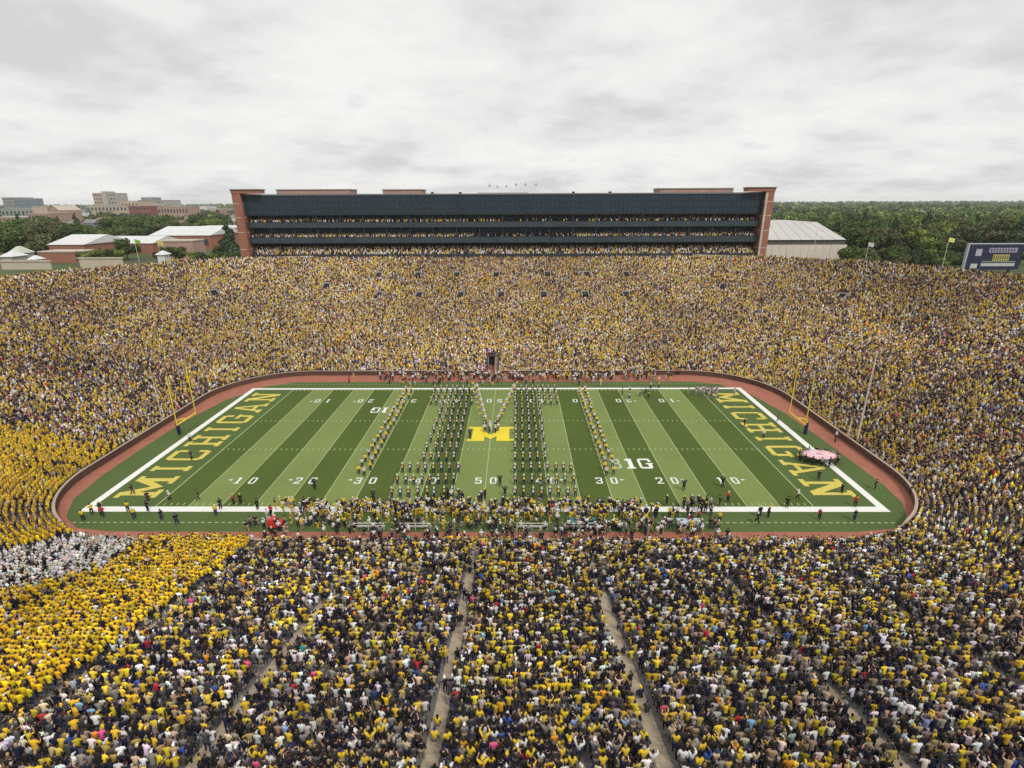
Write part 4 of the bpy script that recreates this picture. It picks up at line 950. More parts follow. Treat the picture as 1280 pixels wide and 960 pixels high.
# pink sheet carried at the right end line
m, nt, b = nodes('pink_sheet'); tc = nt.nodes.new('ShaderNodeTexCoord'); vo = nt.nodes.new('ShaderNodeTexVoronoi'); vo.inputs['Scale'].default_value = 1.6
rp = nt.nodes.new('ShaderNodeValToRGB'); rp.color_ramp.elements[0].color = (.70, .26, .32, 1); rp.color_ramp.elements[1].color = (.74, .56, .58, 1); rp.color_ramp.elements[0].position = .25; rp.color_ramp.elements[1].position = .55
nt.links.new(tc.outputs['Object'], vo.inputs['Vector']); nt.links.new(vo.outputs['Distance'], rp.inputs[0]); nt.links.new(rp.outputs[0], b.inputs['Base Color']); b.inputs['Roughness'].default_value = .85
mb = MB(); n_ = 28
for j, rr_ in enumerate((1.0, .8, .55, .3, .03)):
    for i in range(n_): a_ = 2 * math.pi * i / n_; mb.v.append((2.65 * rr_ * math.cos(a_), 1.75 * rr_ * math.sin(a_), 1.25 + .06 * math.sin(i * 1.9 + j) + (1 - rr_) * .12))
for j in range(4):
    for i in range(n_): mb.f.append((j * n_ + i, j * n_ + (i + 1) % n_, (j + 1) * n_ + (i + 1) % n_, (j + 1) * n_ + i))
o = mb.build('fabric_sheet', m, None, True); o.location = (53.6, 13.6, 0); sm_ = o.modifiers.new('thick', 'SOLIDIFY'); sm_.thickness = .03
tag(o, 'round pink and white cloth sheet carried flat by people at the right end line', 'sheet')
for i in range(14):
    a_ = 2 * math.pi * i / 14; x, y = 53.6 + 2.95 * math.cos(a_), 13.6 + 2.05 * math.sin(a_)
    person('sheet_carrier_person', 'forward', (x, y, .015), math.atan2(13.6 - y, 53.6 - x) - math.pi / 2, [(.03, .03, .04), (.3, .3, .3), (.02, .03, .07)][i % 3], (.02, .02, .02), 'hair', (.03, .02, .01), SKIN_COLS[i % 3], f'person in dark clothes carrying the pink sheet edge, {ordn(i + 1)} counterclockwise from its right end', 'person', 'people carrying the pink sheet')
def pole(x, y, z, h, r_, label, colr=MAST, group=None, name='pole'):
    mb = MB(); mb.tube((0, 0, 0), (0, 0, h), r_, r_ * .7, 8); o = mb.build(name, colr); o.location = (x, y, z); tag(o, label, 'pole', group); 
    q = MB(); q.box(-r_ * 2.2, r_ * 2.2, -r_ * 2.2, r_ * 2.2, 0, .25); q.build('base', FRAMEM, o); return o
BEIGEP = mat('beige_pole', (.62, .56, .46), .6)
pole(62.9, 19.0, 0, 17, .16, 'tall pale net pole standing at the right field wall behind the canopy', BEIGEP)
pole(62.9, 21.5, 0, 4.5, .13, 'short white pole beside the tall pale net pole at the right wall', BEIGEP)
pole(-62.9, 29.0, 0, 9.5, .09, 'thin pale pole at the left field wall behind the goal post', BEIGEP)
# flag poles on and behind the rim
fp = [(163, 324, 302, 118, 'green', (.25, .45, .05)), (192, 326, 304, 118, 'yellow', (.6, .55, .1)), (1092, 322, 306, 118, 'white', (.6, .6, .55)), (1191, 330, 300, 108, 'yellow', (.75, .72, .2)), (1024, 318, 290, 122, None, None), (466, 322, 300, 124.9, None, None)][:5]
for i, (px, yb, yt, Yd, cn, cc) in enumerate(fp):
    x, z0 = at(px, yb, Yd); _, z1 = at(px, yt, Yd); z0 = min(z0 - 2.5, GZ + 6)
    o = pole(x, Yd + 4, z0 - 2, z1 - z0 + 2.6, .09, f'{"thin pole without a flag" if cn is None else "flagpole with a " + cn + " flag"} on the rim {["beyond the left brick halls", "left of the suites building", "right of the arena roof", "just left of the scoreboard", "in front of the arena roof"][i]}', BEIGEP, name='flagpole')
    if cn:
        q = MB(); vs = []
        for k in range(6):
            for j in (0, 1): vs.append((.1 + k * .36, .18 * math.sin(k * 1.3 + j * .4), z1 - z0 + 2.5 - j * 1.3 - k * .07))
        q.add(vs, [(2 * k, 2 * k + 2, 2 * k + 3, 2 * k + 1) for k in range(5)]); f_ = q.build('flag_cloth', flagm, o); f_.color = cc + (1,)
# ------------------------------------------------------------------ small scoreboard behind the right rim
xa, zt_ = at(1213, 305.5, 138); xb, zb_ = at(1272, 337, 138)
g = empty('scoreboard', ((xa + xb) / 2, 138, GZ)); tag(g, 'small dark scoreboard in a pale frame behind the right rim', 'scoreboard')
W2 = (xb - xa) / 2; zb_ -= GZ; zt_ -= GZ
mb = MB(); mb.box(-W2, W2, 0, .8, zb_, zt_); mb.build('cabinet', mat('board_navy', (.02, .025, .06), .6), g)
mb = MB(); mb.box(-W2 - .1, W2 + .1, -.1, .9, zt_ + .003, zt_ + .35); mb.box(-W2 - .45, -W2 - .003, -.1, .9, zb_, zt_ + .35); mb.build('frame', mat('frame_grey', (.45, .46, .5), .6), g)
H = zt_ - zb_
for nm2, x0_, x1_, z0_, z1_, cc in (('name_strip', -.25, .78, .68, .86, (.33, .31, .40)), ('emblem', -.72, -.5, .55, .82, (.42, .4, .48)), ('message_band', -.05, .55, .36, .6, (.45, .42, .12)), ('advert_strip', -.42, .82, .14, .26, (.5, .5, .5)), ('logo_panel', -.8, -.55, .06, .24, (.5, .56, .54)), ('lower_strip', -.42, .82, .3, .34, (.3, .29, .22))):
    mb = MB(); mb.box(x0_ * W2, x1_ * W2, -.06, -.003, zb_ + z0_ * H, zb_ + z1_ * H); mb.build(nm2, mat('board_' + nm2, cc, .6), g)
for k in range(9):
    x_ = (-.2 + k * .105) * W2; mb = MB(); mb.box(x_, x_ + .055 * W2, -.075, -.062, zb_ + .71 * H, zb_ + .83 * H); mb.build('sign_block', mat('board_block', (.08, .07, .14), .6), g)
for k in range(7):
    x_ = (-.03 + k * .083) * W2; mb = MB(); mb.box(x_, x_ + .045 * W2, -.075, -.062, zb_ + .4 * H, zb_ + .56 * H); mb.build('sign_block', mat('board_block2', (.12, .11, .05), .6), g)
for xx in (-.7, .7): mb = MB(); mb.box(xx * W2 - .3, xx * W2 + .3, .1, .7, 0, zb_ - .003); mb.build('post', FRAMEM, g)
# ------------------------------------------------------------------ arena right of the suites
g = empty('arena', (140, 190, GZ)); tag(g, 'big arena with pale grey hipped roof and white fascia right of the suites', 'building')
Ya = 180
ROOF = mat('grey_roof', (.50, .49, .47), .8, .1, .1)
x0_, z_ev = at(955, 300, Ya); x1_, _e = at(1058, 300, Ya); _x, z_f0 = at(1000, 305.5, Ya); _x, z_b = at(1000, 322, Ya); _x, z_top = at(1000, 277.5, Ya + 30)
xt0, _q = at(900, 280, Ya + 30); xt1, _q = at(1018, 280, Ya + 30)
x0_ = x1_ - 78
def arena_part(mb, name, material): o = mb.build(name, material, g); o.location = (-140, -190, -GZ); return o
mb = MB(); mb.add([(x0_, Ya, z_ev), (x1_, Ya, z_ev), (x1_ + 3, Ya + 95, z_ev), (x0_ - 3, Ya + 95, z_ev), (x0_ + 16, Ya + 28, z_top), (xt1, Ya + 28, z_top), (xt1, Ya + 62, z_top), (x0_ + 16, Ya + 62, z_top)], [(0, 1, 5, 4), (1, 2, 6, 5), (2, 3, 7, 6), (3, 0, 4, 7), (4, 5, 6, 7)]); arena_part(mb, 'roof', ROOF)
mb = MB()
for i in range(1, 16):
    t = i / 16; mb.tube((x0_ + (x1_ - x0_) * t, Ya + .1, z_ev + .05), (x0_ + 16 + (xt1 - x0_ - 16) * t, Ya + 28, z_top + .05), .12, .12, 4)
arena_part(mb, 'roof_seam', mat('seam_grey', (.475, .465, .445), .8))
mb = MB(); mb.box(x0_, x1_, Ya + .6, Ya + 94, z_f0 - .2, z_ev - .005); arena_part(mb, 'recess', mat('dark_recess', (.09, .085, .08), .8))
mb = MB(); mb.box(x0_ - .5, x1_ + .5, Ya - .5, Ya + 94.5, z_b - 6, z_f0 - .203); arena_part(mb, 'fascia', mat('white_fascia', (.66, .60, .52), .8, .08, .1))
mb = MB()
for i in range(1, 24): x = x0_ + (x1_ - x0_) * i / 24; mb.box(x - .08, x + .08, Ya - .56, Ya - .505, z_b - 5, z_f0 - .3)
arena_part(mb, 'panel_joint', mat('joint_pale', (.60, .545, .47), .8))
mb = MB(); mb.box(x0_ + 1, x1_ - 1, Ya + 1, Ya + 93, GZ, z_b - 6.003); arena_part(mb, 'lower_wall', CONCRETE)
# ------------------------------------------------------------------ buildings
WIN = mat('window_glass', (.05, .06, .07), .2, spec=.6)
PALE = mat('pale_panel_wall', (.42, .40, .36), .85, .1, .2); WHR = mat('white_metal_roof', (.66, .66, .66), .5, .08, .2); GREYW = mat('grey_wall', (.25, .26, .27), .85, .12, .2)
REDW = brick_mat('red_brick', (.36, .09, .07), (.3, .08, .06), (.35, .2, .17), .5); TANW = mat('tan_wall', (.46, .37, .29), .85, .12, .2); BLUEW = mat('blue_glass_wall', (.16, .21, .25), .4, .2, .1)
FOOT = []
def building(px0, px1, ytop, Y, depth, wall, label, roof='flat', rmat=None, rise=2, rows=0, cols=0, name='building', zbase=GZ, ridge=None):
    xa, zt_ = at(px0, ytop, Y); xb, _ = at(px1, ytop, Y)
    g = empty(name, ((xa + xb) / 2, Y, zbase)); tag(g, label, 'building'); w = xb - xa; h = zt_ - zbase
    mb = MB(); mb.box(-w / 2, w / 2, 0, depth, 0, h); wl = mb.build('wall', wall, g)
    rmat = rmat or PALE
    if roof == 'flat':
        mb = MB(); mb.box(-w / 2 - .3, w / 2 + .3, -.3, depth + .3, h + .003, h + .5); mb.build('roof', rmat, g)
    elif roof == 'hip':
        i_ = min(w, depth) * .38; mb = MB(); mb.add([(-w / 2 - .6, -.6, h), (w / 2 + .6, -.6, h), (w / 2 + .6, depth + .6, h), (-w / 2 - .6, depth + .6, h), (-w / 2 + i_, depth * .42, h + rise), (w / 2 - i_, depth * .42, h + rise), (w / 2 - i_, depth * .58, h + rise), (-w / 2 + i_, depth * .58, h + rise)], [(0, 1, 5, 4), (1, 2, 6, 5), (2, 3, 7, 6), (3, 0, 4, 7), (4, 5, 6, 7)]); mb.build('roof', rmat, g)
    elif roof == 'gable':
        mb = MB(); mb.add([(-w / 2 - .6, -.5, h + .01), (w / 2 + .6, -.5, h + .01), (w / 2 + .6, depth + .5, h + .01), (-w / 2 - .6, depth + .5, h + .01), (-w / 2 - .6, depth / 2, h + rise), (w / 2 + .6, depth / 2, h + rise)], [(0, 1, 5, 4), (2, 3, 4, 5), (1, 2, 5), (3, 0, 4)]); mb.build('roof', rmat, g)
    elif roof == 'cross':   # ridge runs away from the viewer: brick gable facing us
        mb = MB(); mb.add([(-w / 2, -.5, h), (0, -.5, h + rise), (w / 2, -.5, h), (-w / 2, depth, h), (0, depth, h + rise), (w / 2, depth, h)], [(0, 1, 4, 3), (1, 2, 5, 4)]); mb.build('roof', rmat, g)
        mb = MB(); mb.add([(-w / 2 + .3, -.01, h), (0, -.01, h + rise - .1), (w / 2 - .3, -.01, h)], [(0, 2, 1)]); mb.build('gable_wall', wall, g)
    for r_ in range(rows):
        for c_ in range(cols):
            ww = w / cols * .5; hh = h / rows * .45; x = -w / 2 + w * (c_ + .5) / cols; z = h * (r_ + .5) / rows
            mb = MB(); mb.box(x - ww / 2, x + ww / 2, -.12, .05, z - hh / 2, z + hh / 2); mb.build('window', WIN, g)
    FOOT.append((xa - 6, xb + 6, Y - 6, Y + depth + 6)); return g
building(60, 104, 306, 205, 34, BRICK, 'brick hall with low gable and white metal roof beyond the left rim', 'gable', WHR, 4.0, name='brick_hall')
building(101, 190, 304.5, 232, 26, BRICK, 'long low brick hall with white roof, middle of the three brick halls', 'gable', WHR, 3.2, name='brick_hall')
building(48, 100, 315.5, 186, 10, BRICK, 'low brick lean-to with pale flat roof in front of the left brick hall', 'flat', STONE, 1, name='brick_annex')
building(187, 262, 294.5, 262, 40, BRICK, 'large brick hall with long white hipped roof just left of the suites tower', 'gable', WHR, 4.5, 1, 6, name='brick_hall')
building(225, 300, 285.5, 330, 40, BRICK_PINK, 'pale brick hall with flat white roof touching the left suites tower', 'flat', WHR, 1, 1, 7, name='brick_hall')
building(258, 264, 284, 300, 8, BRICK, 'short square brick stair tower on the large brick hall', 'flat', STONE, name='stair_tower')
building(196, 240, 302, 196, 10, BRICK_PINK, 'small low brick building in front of the large brick hall', 'flat', STONE, name='brick_annex')
building(115, 129, 241.5, 1200, 40, TANW, 'left slab of the tall pale twin tower on the skyline', 'flat', PALE, 1, 6, 5, name='tower_block')
building(129.5, 143, 241.5, 1190, 40, PALE, 'right slab of the tall pale twin tower on the skyline', 'flat', PALE, 1, 6, 4, name='tower_block')
building(126, 131.5, 239.5, 1180, 30, PALE, 'narrow pale lift shaft between the twin tower slabs', 'flat', PALE, name='tower_shaft')
building(112, 158, 257, 900, 60, TANW, 'low tan block at the foot of the twin tower', 'flat', PALE, 1, 2, 10)
building(160, 186, 257.5, 760, 50, REDW, 'bright red brick block right of the twin tower', 'flat', STONE, 1, 3, 6)
building(150, 172, 251.5, 1000, 50, mat('peach_wall', (.55, .42, .32), .8), 'peach coloured block behind the red brick block', 'flat', PALE, 1, 2, 5)
building(172, 204, 250.5, 1100, 60, PALE, 'wide pale hospital block with rooftop plant right of the peach block', 'flat', GREYW, 1, 4, 10)
building(176, 190, 247, 1130, 30, GREYW, 'grey rooftop plant on top of the wide pale hospital block', 'flat', GREYW)
building(196, 234, 258.5, 700, 30, BRICK_PINK, 'long brick building with pale eaves among trees right of the red block', 'flat', STONE, 1, 2, 10)
building(2, 18, 247, 1500, 60, GREYW, 'grey glass tower at the far left end of the skyline', 'flat', PALE, 1, 5, 5, name='tower_block')
building(18, 26, 249.5, 1450, 50, BLUEW, 'blue glass block beside the far left grey tower', 'flat', PALE, 1, 4, 3, name='tower_block')
building(29, 34, 248, 1480, 50, BLUEW, 'slim blue tower right of the blue glass block', 'flat', PALE, name='tower_block')
building(0, 40, 261, 620, 40, mat('green_copper', (.30, .33, .29), .8), 'long grey-green roofed hall behind the pink brick complex', 'flat', PALE, 1, 2, 8)
building(34, 60, 267, 470, 30, BRICK_PINK, 'pink brick block with tall windows left of the trees', 'flat', STONE, 1, 3, 7)
building(-14, 34, 272, 500, 30, BRICK_PINK, 'pink brick wing at the very left edge', 'flat', STONE, 1, 3, 9)
building(60, 74, 263, 520, 30, BRICK_PINK, 'gabled pink brick wing right of the tall windowed block', 'cross', STONE, 5, 3, 4)
building(40, 58, 258.5, 540, 10, TANW, 'stepped tan top storey behind the pink brick block', 'flat', STONE, 1, 1, 4)
building(1088, 1124, 291.5, 420, 22, mat('cream_wall', (.6, .56, .44), .8), 'long low cream pavilion among the trees right of the arena', 'flat', WHR, 1, 1, 8, name='pavilion')
building(1230, 1248, 262, 1500, 60, WHR, 'flat white warehouse far off above the scoreboard', 'flat', WHR, name='warehouse')
building(1186, 1202, 261.5, 1700, 60, WHR, 'low white shed far off left of the white warehouse', 'flat', WHR, name='warehouse')
building(0, 14, 321, 175, 8, PALE, 'small pale gatehouse just beyond the left rim', 'hip', WHR, 2, name='gatehouse')
building(10, 23, 317, 185, 8, mat('pale_green_wall', (.45, .5, .4), .8), 'pale green kiosk with pointed roof by the gatehouse', 'hip', mat('pale_green_roof', (.5, .56, .46), .7), 3, name='kiosk')
building(98, 152, 323.5, 158, .6, mat('pale_perimeter_wall', (.52, .46, .36), .85), 'long low pale perimeter wall just beyond the left rim', 'flat', STONE, name='perimeter_wall')
building(0, 62, 327.5, 160, .6, MATS['pale_perimeter_wall'], 'low pale perimeter wall at the far left behind the rim', 'flat', STONE, name='perimeter_wall')
for i, (px, yt, Yd) in enumerate(((36, 322, 168), (196, 316, 170))):
    building(px, px + 9, yt + 2.5, Yd, 4, mat('tent_cloth', (.68, .69, .70), .7), f'white peaked tent outside the left rim, {ordn([1, 2][i])} from the left', 'hip', MATS.get('tent_cloth'), 1.6, name='tent')
for i, (px, yt, Yd, wd_) in enumerate(((1000, 258, 1500, 22), (1035, 262, 1100, 9), (1078, 259, 1500, 20), (1112, 263, 1000, 10), (1135, 258, 1800, 14), (1168, 260, 1500, 9), (1214, 257, 2300, 26), (1262, 259, 1700, 14), (984, 264, 900, 7), (236, 257, 1500, 20), (262, 260, 1200, 14), (90, 259, 1500, 12))):
    building(px, px + wd_, yt + 1, Yd, 60, [WHR, PALE, GREYW][i % 3], f'{["white", "pale", "grey"][i % 3]} flat-roofed block far out in the woods, {ordn([4, 5, 6, 7, 8, 9, 10, 11, 12, 2, 3, 1][i] if i != 8 else 12)} of twelve', 'flat', [WHR, PALE, PALE][i % 3], name='far_block')
hs = [(75, 282, 360), (88, 277, 420), (104, 279, 400), (119, 276, 430), (96, 265, 640), (230, 270, 520), (243, 276, 470), (274, 265, 640), (288, 272, 520), (214, 280, 400), (1226, 276, 600), (1258, 271, 650), (1150, 266, 900), (1067, 287, 380), (1175, 282, 430), (1270, 266, 900), (1045, 268, 800), (1206, 268, 800)]
for i, (px, yt, Yd) in enumerate(hs):
    wpx = 9 * 500 / Yd + 2; cn, wm = [('white', WHR), ('tan', TANW), ('grey', GREYW), ('pale brick', BRICK_PINK)][i % 4]
    rn, rm_ = [('grey', mat('roof_grey', (.22, .22, .22))), ('brown', mat('roof_brown', (.2, .13, .1)))][i % 2]
    sd = 'left' if px < 640 else 'right'; sib = [h_ for h_ in hs if (h_[0] < 640) == (px < 640)]; rank = sorted(h_[0] for h_ in sib).index(px) + 1
    building(px, px + wpx, yt, Yd, 9, wm, f'{cn} house with {rn} gabled roof peeking from the {sd} trees, {ordn(rank)} from left', 'gable', rm_, 3, 1, 3, name='house')
# ------------------------------------------------------------------ trees
LEAF = attr_mat('leaves', .9)
def leaf_cloud(n_, blobs, size, base, seed, flat=.8):
    rg = np.random.default_rng(seed); bl = np.array(blobs); w = bl[:, 3] ** 2; w /= w.sum(); bi = rg.choice(len(bl), n_, p=w)
    dr = rg.normal(size=(n_, 3)); dr /= np.linalg.norm(dr, axis=1)[:, None]; rad = bl[bi, 3] * rg.uniform(.55, 1.08, n_)
    c = bl[bi, :3] + dr * rad[:, None] * [1, 1, flat]
    nrm = dr + rg.normal(0, .55, (n_, 3)); nrm /= np.linalg.norm(nrm, axis=1)[:, None]
    t = np.cross(nrm, rg.normal(size=(n_, 3))); t /= np.linalg.norm(t, axis=1)[:, None]; b_ = np.cross(nrm, t)
    s = size * rg.uniform(.6, 1.4, n_)[:, None]
    v = np.stack([c - t * s - b_ * s * .6, c + t * s - b_ * s * .5, c + t * s * .7 + b_ * s * .7, c - t * s * .6 + b_ * s * .6], 1).reshape(-1, 3)
    tint = rg.uniform(.7, 1.3, len(bl))[bi] * rg.uniform(.75, 1.25, n_)
    col = np.array(base)[None] * tint[:, None]; return v, np.repeat(col, 4, 0)
def leaf_mesh(name, v, col):
    n_ = len(v) // 4; me = bpy.data.meshes.new(name); me.vertices.add(len(v)); me.vertices.foreach_set('co', v.astype(np.float32).ravel())
    me.loops.add(4 * n_); me.loops.foreach_set('vertex_index', np.arange(4 * n_, dtype=np.int32)); me.polygons.add(n_); me.polygons.foreach_set('loop_start', np.arange(n_, dtype=np.int32) * 4)
    me.update(calc_edges=True); ca = me.color_attributes.new('Col', 'FLOAT_COLOR', 'POINT'); c4 = np.ones((len(v), 4), np.float32); c4[:, :3] = col; ca.data.foreach_set('color', c4.ravel()); me.materials.append(LEAF); return me
BARK = mat('bark', (.09, .065, .045), .95, .3, 3)
TREEK = []
def blobs_round(rg, R0, H0): return [(rg.normal(0, R0 * .42), rg.normal(0, R0 * .42), H0 + rg.uniform(-.35, .45) * R0 * 1.1, rg.uniform(.3, .6) * R0) for _ in range(15)]
GREENS = [('dark green', (.072, .108, .036)), ('mid green', (.095, .14, .038)), ('bright green', (.15, .19, .045)), ('dull olive', (.12, .13, .055)), ('blue-green', (.06, .095, .052))]
for k in range(10):
    rg = np.random.default_rng(50 + k); gn, gc = GREENS[k % 5]; R0 = 5.0; H0 = 6.6 if k < 5 else 7.6
    bl = blobs_round(rg, R0, H0) if k != 4 and k != 9 else [(rg.normal(0, .3), rg.normal(0, .3), 2 + i * 1.0, 3.2 * (1 - i / 14)) for i in range(13)]
    v, c = leaf_cloud(2600, bl, .42, gc, k); crown = leaf_mesh('crown', v, c)
    q = MB(); q.tube((0, 0, -.2), (.1, .1, H0 * .6), .38, .22, 8); tops = [b_ for b_ in bl[:5]]
    tr_me = q.mesh('trunk', BARK); q = MB()
    for b_ in tops: q.tube((.1, .1, H0 * .5), (b_[0] * .8, b_[1] * .8, b_[2]), .16, .05, 6)
    TREEK.append((gn, crown, tr_me, q.mesh('limb', BARK)))
def tree(x, y, z, k, sc, label, group):
    sc *= 1.08
    gn, crown, trk, lmb = TREEK[k]; o = bpy.data.objects.new('tree', trk); o.location = (x, y, z); o.scale = (sc * random.uniform(.9, 1.15), sc * random.uniform(.9, 1.15), sc * random.uniform(.85, 1.1)); o.rotation_euler = (0, 0, random.uniform(0, 6.28)); COL.objects.link(o)
    tag(o, label, 'tree', group)
    for n_, me in (('crown', crown), ('limb', lmb)): c = bpy.data.objects.new(n_, me); c.parent = o; COL.objects.link(c)
specs = []
# hand placed: (px, base y, tone index) then random belts. position from a ground point under the pixel
def gpt(px, py, zz=GZ):
    u, v = px - 640, py - 480; u, v = cr * u + sr * v, -sr * u + cr * v; d = CM.T @ np.array([u, -v, F]); k = (zz - CAM[2]) / d[2]; q = CAM + d * k; return q[0], q[1]
def clear(x, y, pad=0): return not any(a - pad < x < b_ + pad and c - pad < y < d_ + pad for a, b_, c, d_ in FOOT)
belts = [('right', 1064, 1205, 142, 168, 16), ('right', 1205, 1290, 146, 176, 9), ('right', 1062, 1290, 190, 250, 26), ('right', 1055, 1290, 260, 340, 32), ('right', 1000, 1290, 320, 470, 34), ('left', 0, 60, 300, 420, 22), ('left', 60, 290, 380, 480, 26), ('left', 0, 150, 164, 182, 12), ('left', 150, 290, 164, 180, 12), ('left', 0, 58, 178, 225, 9), ('left', 0, 60, 235, 300, 16), ('left', 60, 185, 262, 330, 14), ('left', 60, 205, 340, 460, 22), ('left', 205, 290, 345, 470, 14), ('left', 100, 160, 184, 200, 3), ('left', 190, 290, 182, 192, 6), ('right', 1062, 1280, 165, 215, 13), ('right', 1050, 1290, 230, 320, 26), ('right', 1000, 1290, 340, 480, 26)]
for sd, p0, p1, ya, yb, n_ in belts:
    for i in range(n_):
        px = p0 + (p1 - p0) * (i + random.random()) / n_; Yd = random.uniform(ya, yb); x, _ = at(px, 300, Yd)
        if not clear(x, Yd, 3): continue
        if sd == 'right' and x < 190 and Yd < 285 and px < 1062: continue
        small = Yd < 190
        specs.append((sd, px, x, Yd, random.choice([0, 1, 2, 3, 4, 5, 6, 7, 8, 1, 2, 6]), (random.uniform(.45, .7) if small else random.uniform(.8, 1.3))))
specs.sort(key=lambda q: q[1]); cnt = {'left': 0, 'right': 0}
for sd, px, x, Yd, k, sc in specs:
    cnt[sd] += 1; sz = 'small' if sc < .75 else ('tall' if sc > 1.1 else 'medium'); nearw = 'close behind the rim' if Yd < 230 else ('in the middle distance' if Yd < 340 else 'farther off')
    tree(x, Yd, GZ, k, sc, f'{sz} {TREEK[k][0]} tree {nearw}, {ordn(cnt[sd])} from left among the {sd} trees', f'trees beyond the {sd} rim')
# far woods as one mass: two rings of leaf clumps
rg = np.random.default_rng(5); VV, CC = [], []
def woods(n_, ymin, ymax, leaves, size, R0):
    for i in range(n_):
        Yd = ymin * (ymax / ymin) ** rg.random(); xmax = (Yd + 64) * 1.12; x = rg.uniform(-xmax, xmax)
        if abs(x) < (Yd + 64) * .42 : continue
        if not clear(x, Yd, 4): continue
        if x < 0 and Yd < 800 and rg.random() < .25: continue
        R_ = R0 * rg.uniform(.7, 1.35); h = rg.uniform(.75, 1.3) * (7.5 + 1.5 * vn(x, Yd)); g_ = np.array(GREENS[rg.integers(0, 5)][1]) * (.55 + 1.0 * vn(x * .6, Yd * .6 + 900)) * np.array([1.05, 1.1, 1.15])
        bl = [(x + rg.normal(0, R_ * .4), Yd + rg.normal(0, R_ * .4), GZ + h * .75 + rg.uniform(-.3, .5) * R_, rg.uniform(.4, .65) * R_) for _ in range(5)]
        v, c = leaf_cloud(leaves, bl, size, g_, int(rg.integers(1e9))); VV.append(v); CC.append(c)
def vn(x, y): return float(vnoise(np.array([x]), np.array([y]), 140, 77)[0])
woods(1500, 470, 1000, 70, 1.5, 6.5); woods(1900, 900, 2200, 34, 2.6, 8); woods(1700, 2200, 6800, 16, 6, 13)
# tree line seen over and beside the suites only where open
o = link(bpy.data.objects.new('woods', leaf_mesh('woods', np.concatenate(VV), np.concatenate(CC)))); tag(o, 'distant green wooded plain reaching the horizon', 'woods', kind='stuff')
hz_ = MB(); hz_.box(-9200, 9200, -9200, 9200, -1.2, 75); hm = bpy.data.materials.new('air'); hm.use_nodes = True; hm.node_tree.nodes.remove(hm.node_tree.nodes['Principled BSDF'])
pv = hm.node_tree.nodes.new('ShaderNodeVolumePrincipled'); pv.inputs['Color'].default_value = (.95, .97, 1, 1); pv.inputs['Density'].default_value = HAZE; hm.node_tree.links.new(pv.outputs[0], hm.node_tree.nodes['Material Output'].inputs['Volume'])
o = hz_.build('haze', hm); tag(o, 'thin pale summer haze that softens the far trees and towers', 'haze', kind='stuff')
# ------------------------------------------------------------------ sky, sun, exposure
EL, AZ = 50, 150
w = bpy.data.worlds.new('World'); S.world = w; w.use_nodes = True; nt = w.node_tree; bg = nt.nodes['Background']
sky = nt.nodes.new('ShaderNodeTexSky'); sky.sky_type = 'NISHITA'; sky.sun_disc = False; sky.sun_elevation = R(EL); sky.sun_rotation = R(AZ); sky.dust_density = 2.5; sky.altitude = 300
def W(t, **k):
    n = nt.nodes.new(t)
    for a, v in k.items(): setattr(n, a, v)
    return n
tc = W('ShaderNodeTexCoord'); sx = W('ShaderNodeSeparateXYZ'); nt.links.new(tc.outputs['Generated'], sx.inputs[0])
def wm(op, a, b_=None):
    n = W('ShaderNodeMath', operation=op)
    for i, v in enumerate((a, b_)):
        if v is None: continue
        if isinstance(v, (int, float)): n.inputs[i].default_value = v
        else: nt.links.new(v, n.inputs[i])
    return n.outputs[0]
zc = wm('ADD', wm('MAXIMUM', sx.outputs['Z'], 0.0), .20)
cb = W('ShaderNodeCombineXYZ'); nt.links.new(wm('DIVIDE', sx.outputs['X'], zc), cb.inputs[0]); nt.links.new(wm('DIVIDE', sx.outputs['Y'], zc), cb.inputs[1])
def noise(scale, det, rough, dist, off, yscale=1.0):
    mp = W('ShaderNodeMapping'); mp.inputs['Location'].default_value = off; mp.inputs['Scale'].default_value = (1, yscale, 1); nt.links.new(cb.outputs[0], mp.inputs[0])
    n = W('ShaderNodeTexNoise'); n.inputs['Scale'].default_value = scale; n.inputs['Detail'].default_value = det; n.inputs['Roughness'].default_value = rough; n.inputs['Distortion'].default_value = dist; nt.links.new(mp.outputs[0], n.inputs['Vector']); return n.outputs['Fac']
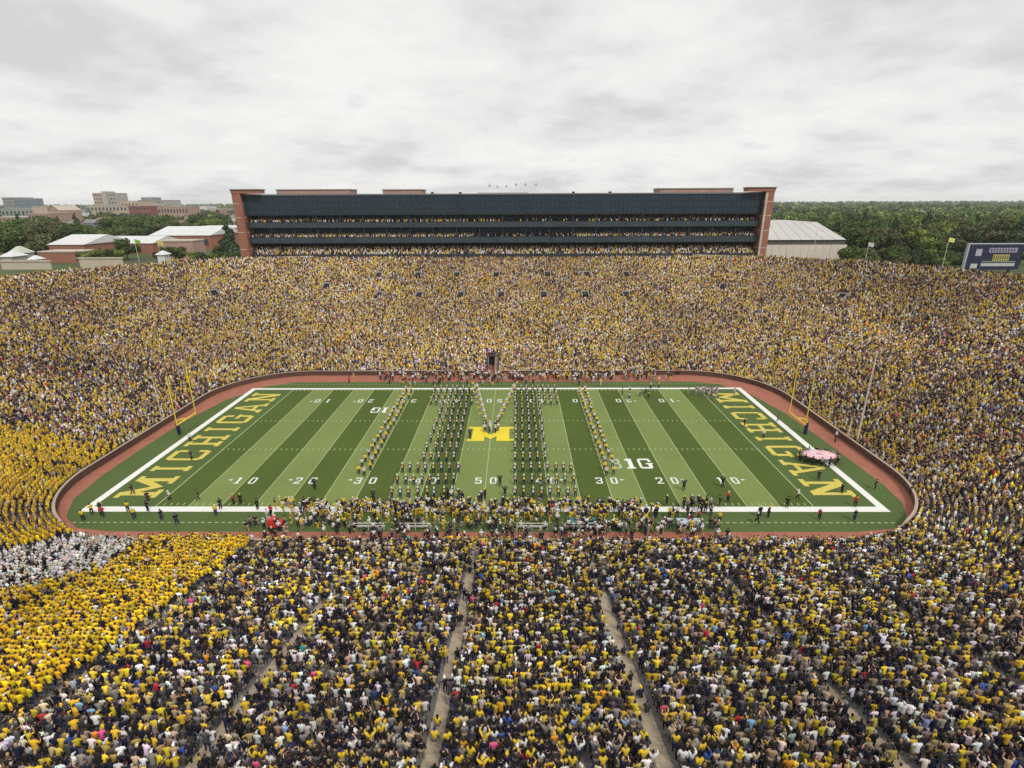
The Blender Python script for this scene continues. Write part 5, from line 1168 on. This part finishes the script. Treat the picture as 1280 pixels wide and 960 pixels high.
nA = noise(1.15, 12, .5, 0, (3.6, 1.2, 0), 1.0); nB = noise(4.2, 8, .55, 0, (7, 4, 2), 1.0)
mixn = wm('ADD', wm('MULTIPLY', nA, .72), wm('MULTIPLY', nB, .28))
rp = W('ShaderNodeValToRGB'); nt.links.new(mixn, rp.inputs[0]); E_ = rp.color_ramp.elements
E_[0].position = .38; E_[0].color = (.67, .672, .68, 1); E_[1].position = .60; E_[1].color = (.92, .915, .90, 1)
e = E_.new(.46); e.color = (.785, .785, .78, 1); e = E_.new(.50); e.color = (.845, .842, .835, 1); e = E_.new(.54); e.color = (.87, .866, .855, 1)
rc_ = W('ShaderNodeValToRGB'); nt.links.new(nA, rc_.inputs[0]); rc_.color_ramp.elements[0].position = .66; rc_.color_ramp.elements[0].color = (1, 1, 1, 1); rc_.color_ramp.elements[1].position = .76; rc_.color_ramp.elements[1].color = (.55, .55, .55, 1)
sc_ = W('ShaderNodeMixRGB', blend_type='MULTIPLY'); sc_.inputs[0].default_value = 1; nt.links.new(sky.outputs[0], sc_.inputs[1]); sc_.inputs[2].default_value = (.09, .09, .09, 1)
mx = W('ShaderNodeMixRGB'); nt.links.new(rc_.outputs[0], mx.inputs[0]); nt.links.new(sc_.outputs[0], mx.inputs[1]); nt.links.new(rp.outputs[0], mx.inputs[2])
nt.links.new(mx.outputs[0], bg.inputs['Color']); bg.inputs['Strength'].default_value = 1.0
sl = bpy.data.lights.new('sun', 'SUN'); sl.energy = 1.9; sl.angle = R(12); sl.color = (1, .95, .87); so = bpy.data.objects.new('sun', sl); COL.objects.link(so)
a_ = R(AZ); dirv = Vector((math.sin(a_) * math.cos(R(EL)), math.cos(a_) * math.cos(R(EL)), math.sin(R(EL)))); so.rotation_euler = dirv.to_track_quat('Z', 'Y').to_euler()
S.view_settings.view_transform = 'Standard'; S.view_settings.look = 'None'; S.view_settings.exposure = 0.0; S.view_settings.gamma = 1
S.cycles.max_bounces = 4; S.cycles.diffuse_bounces = 1; S.cycles.glossy_bounces = 2; S.cycles.volume_bounces = 1; S.cycles.use_denoising = False
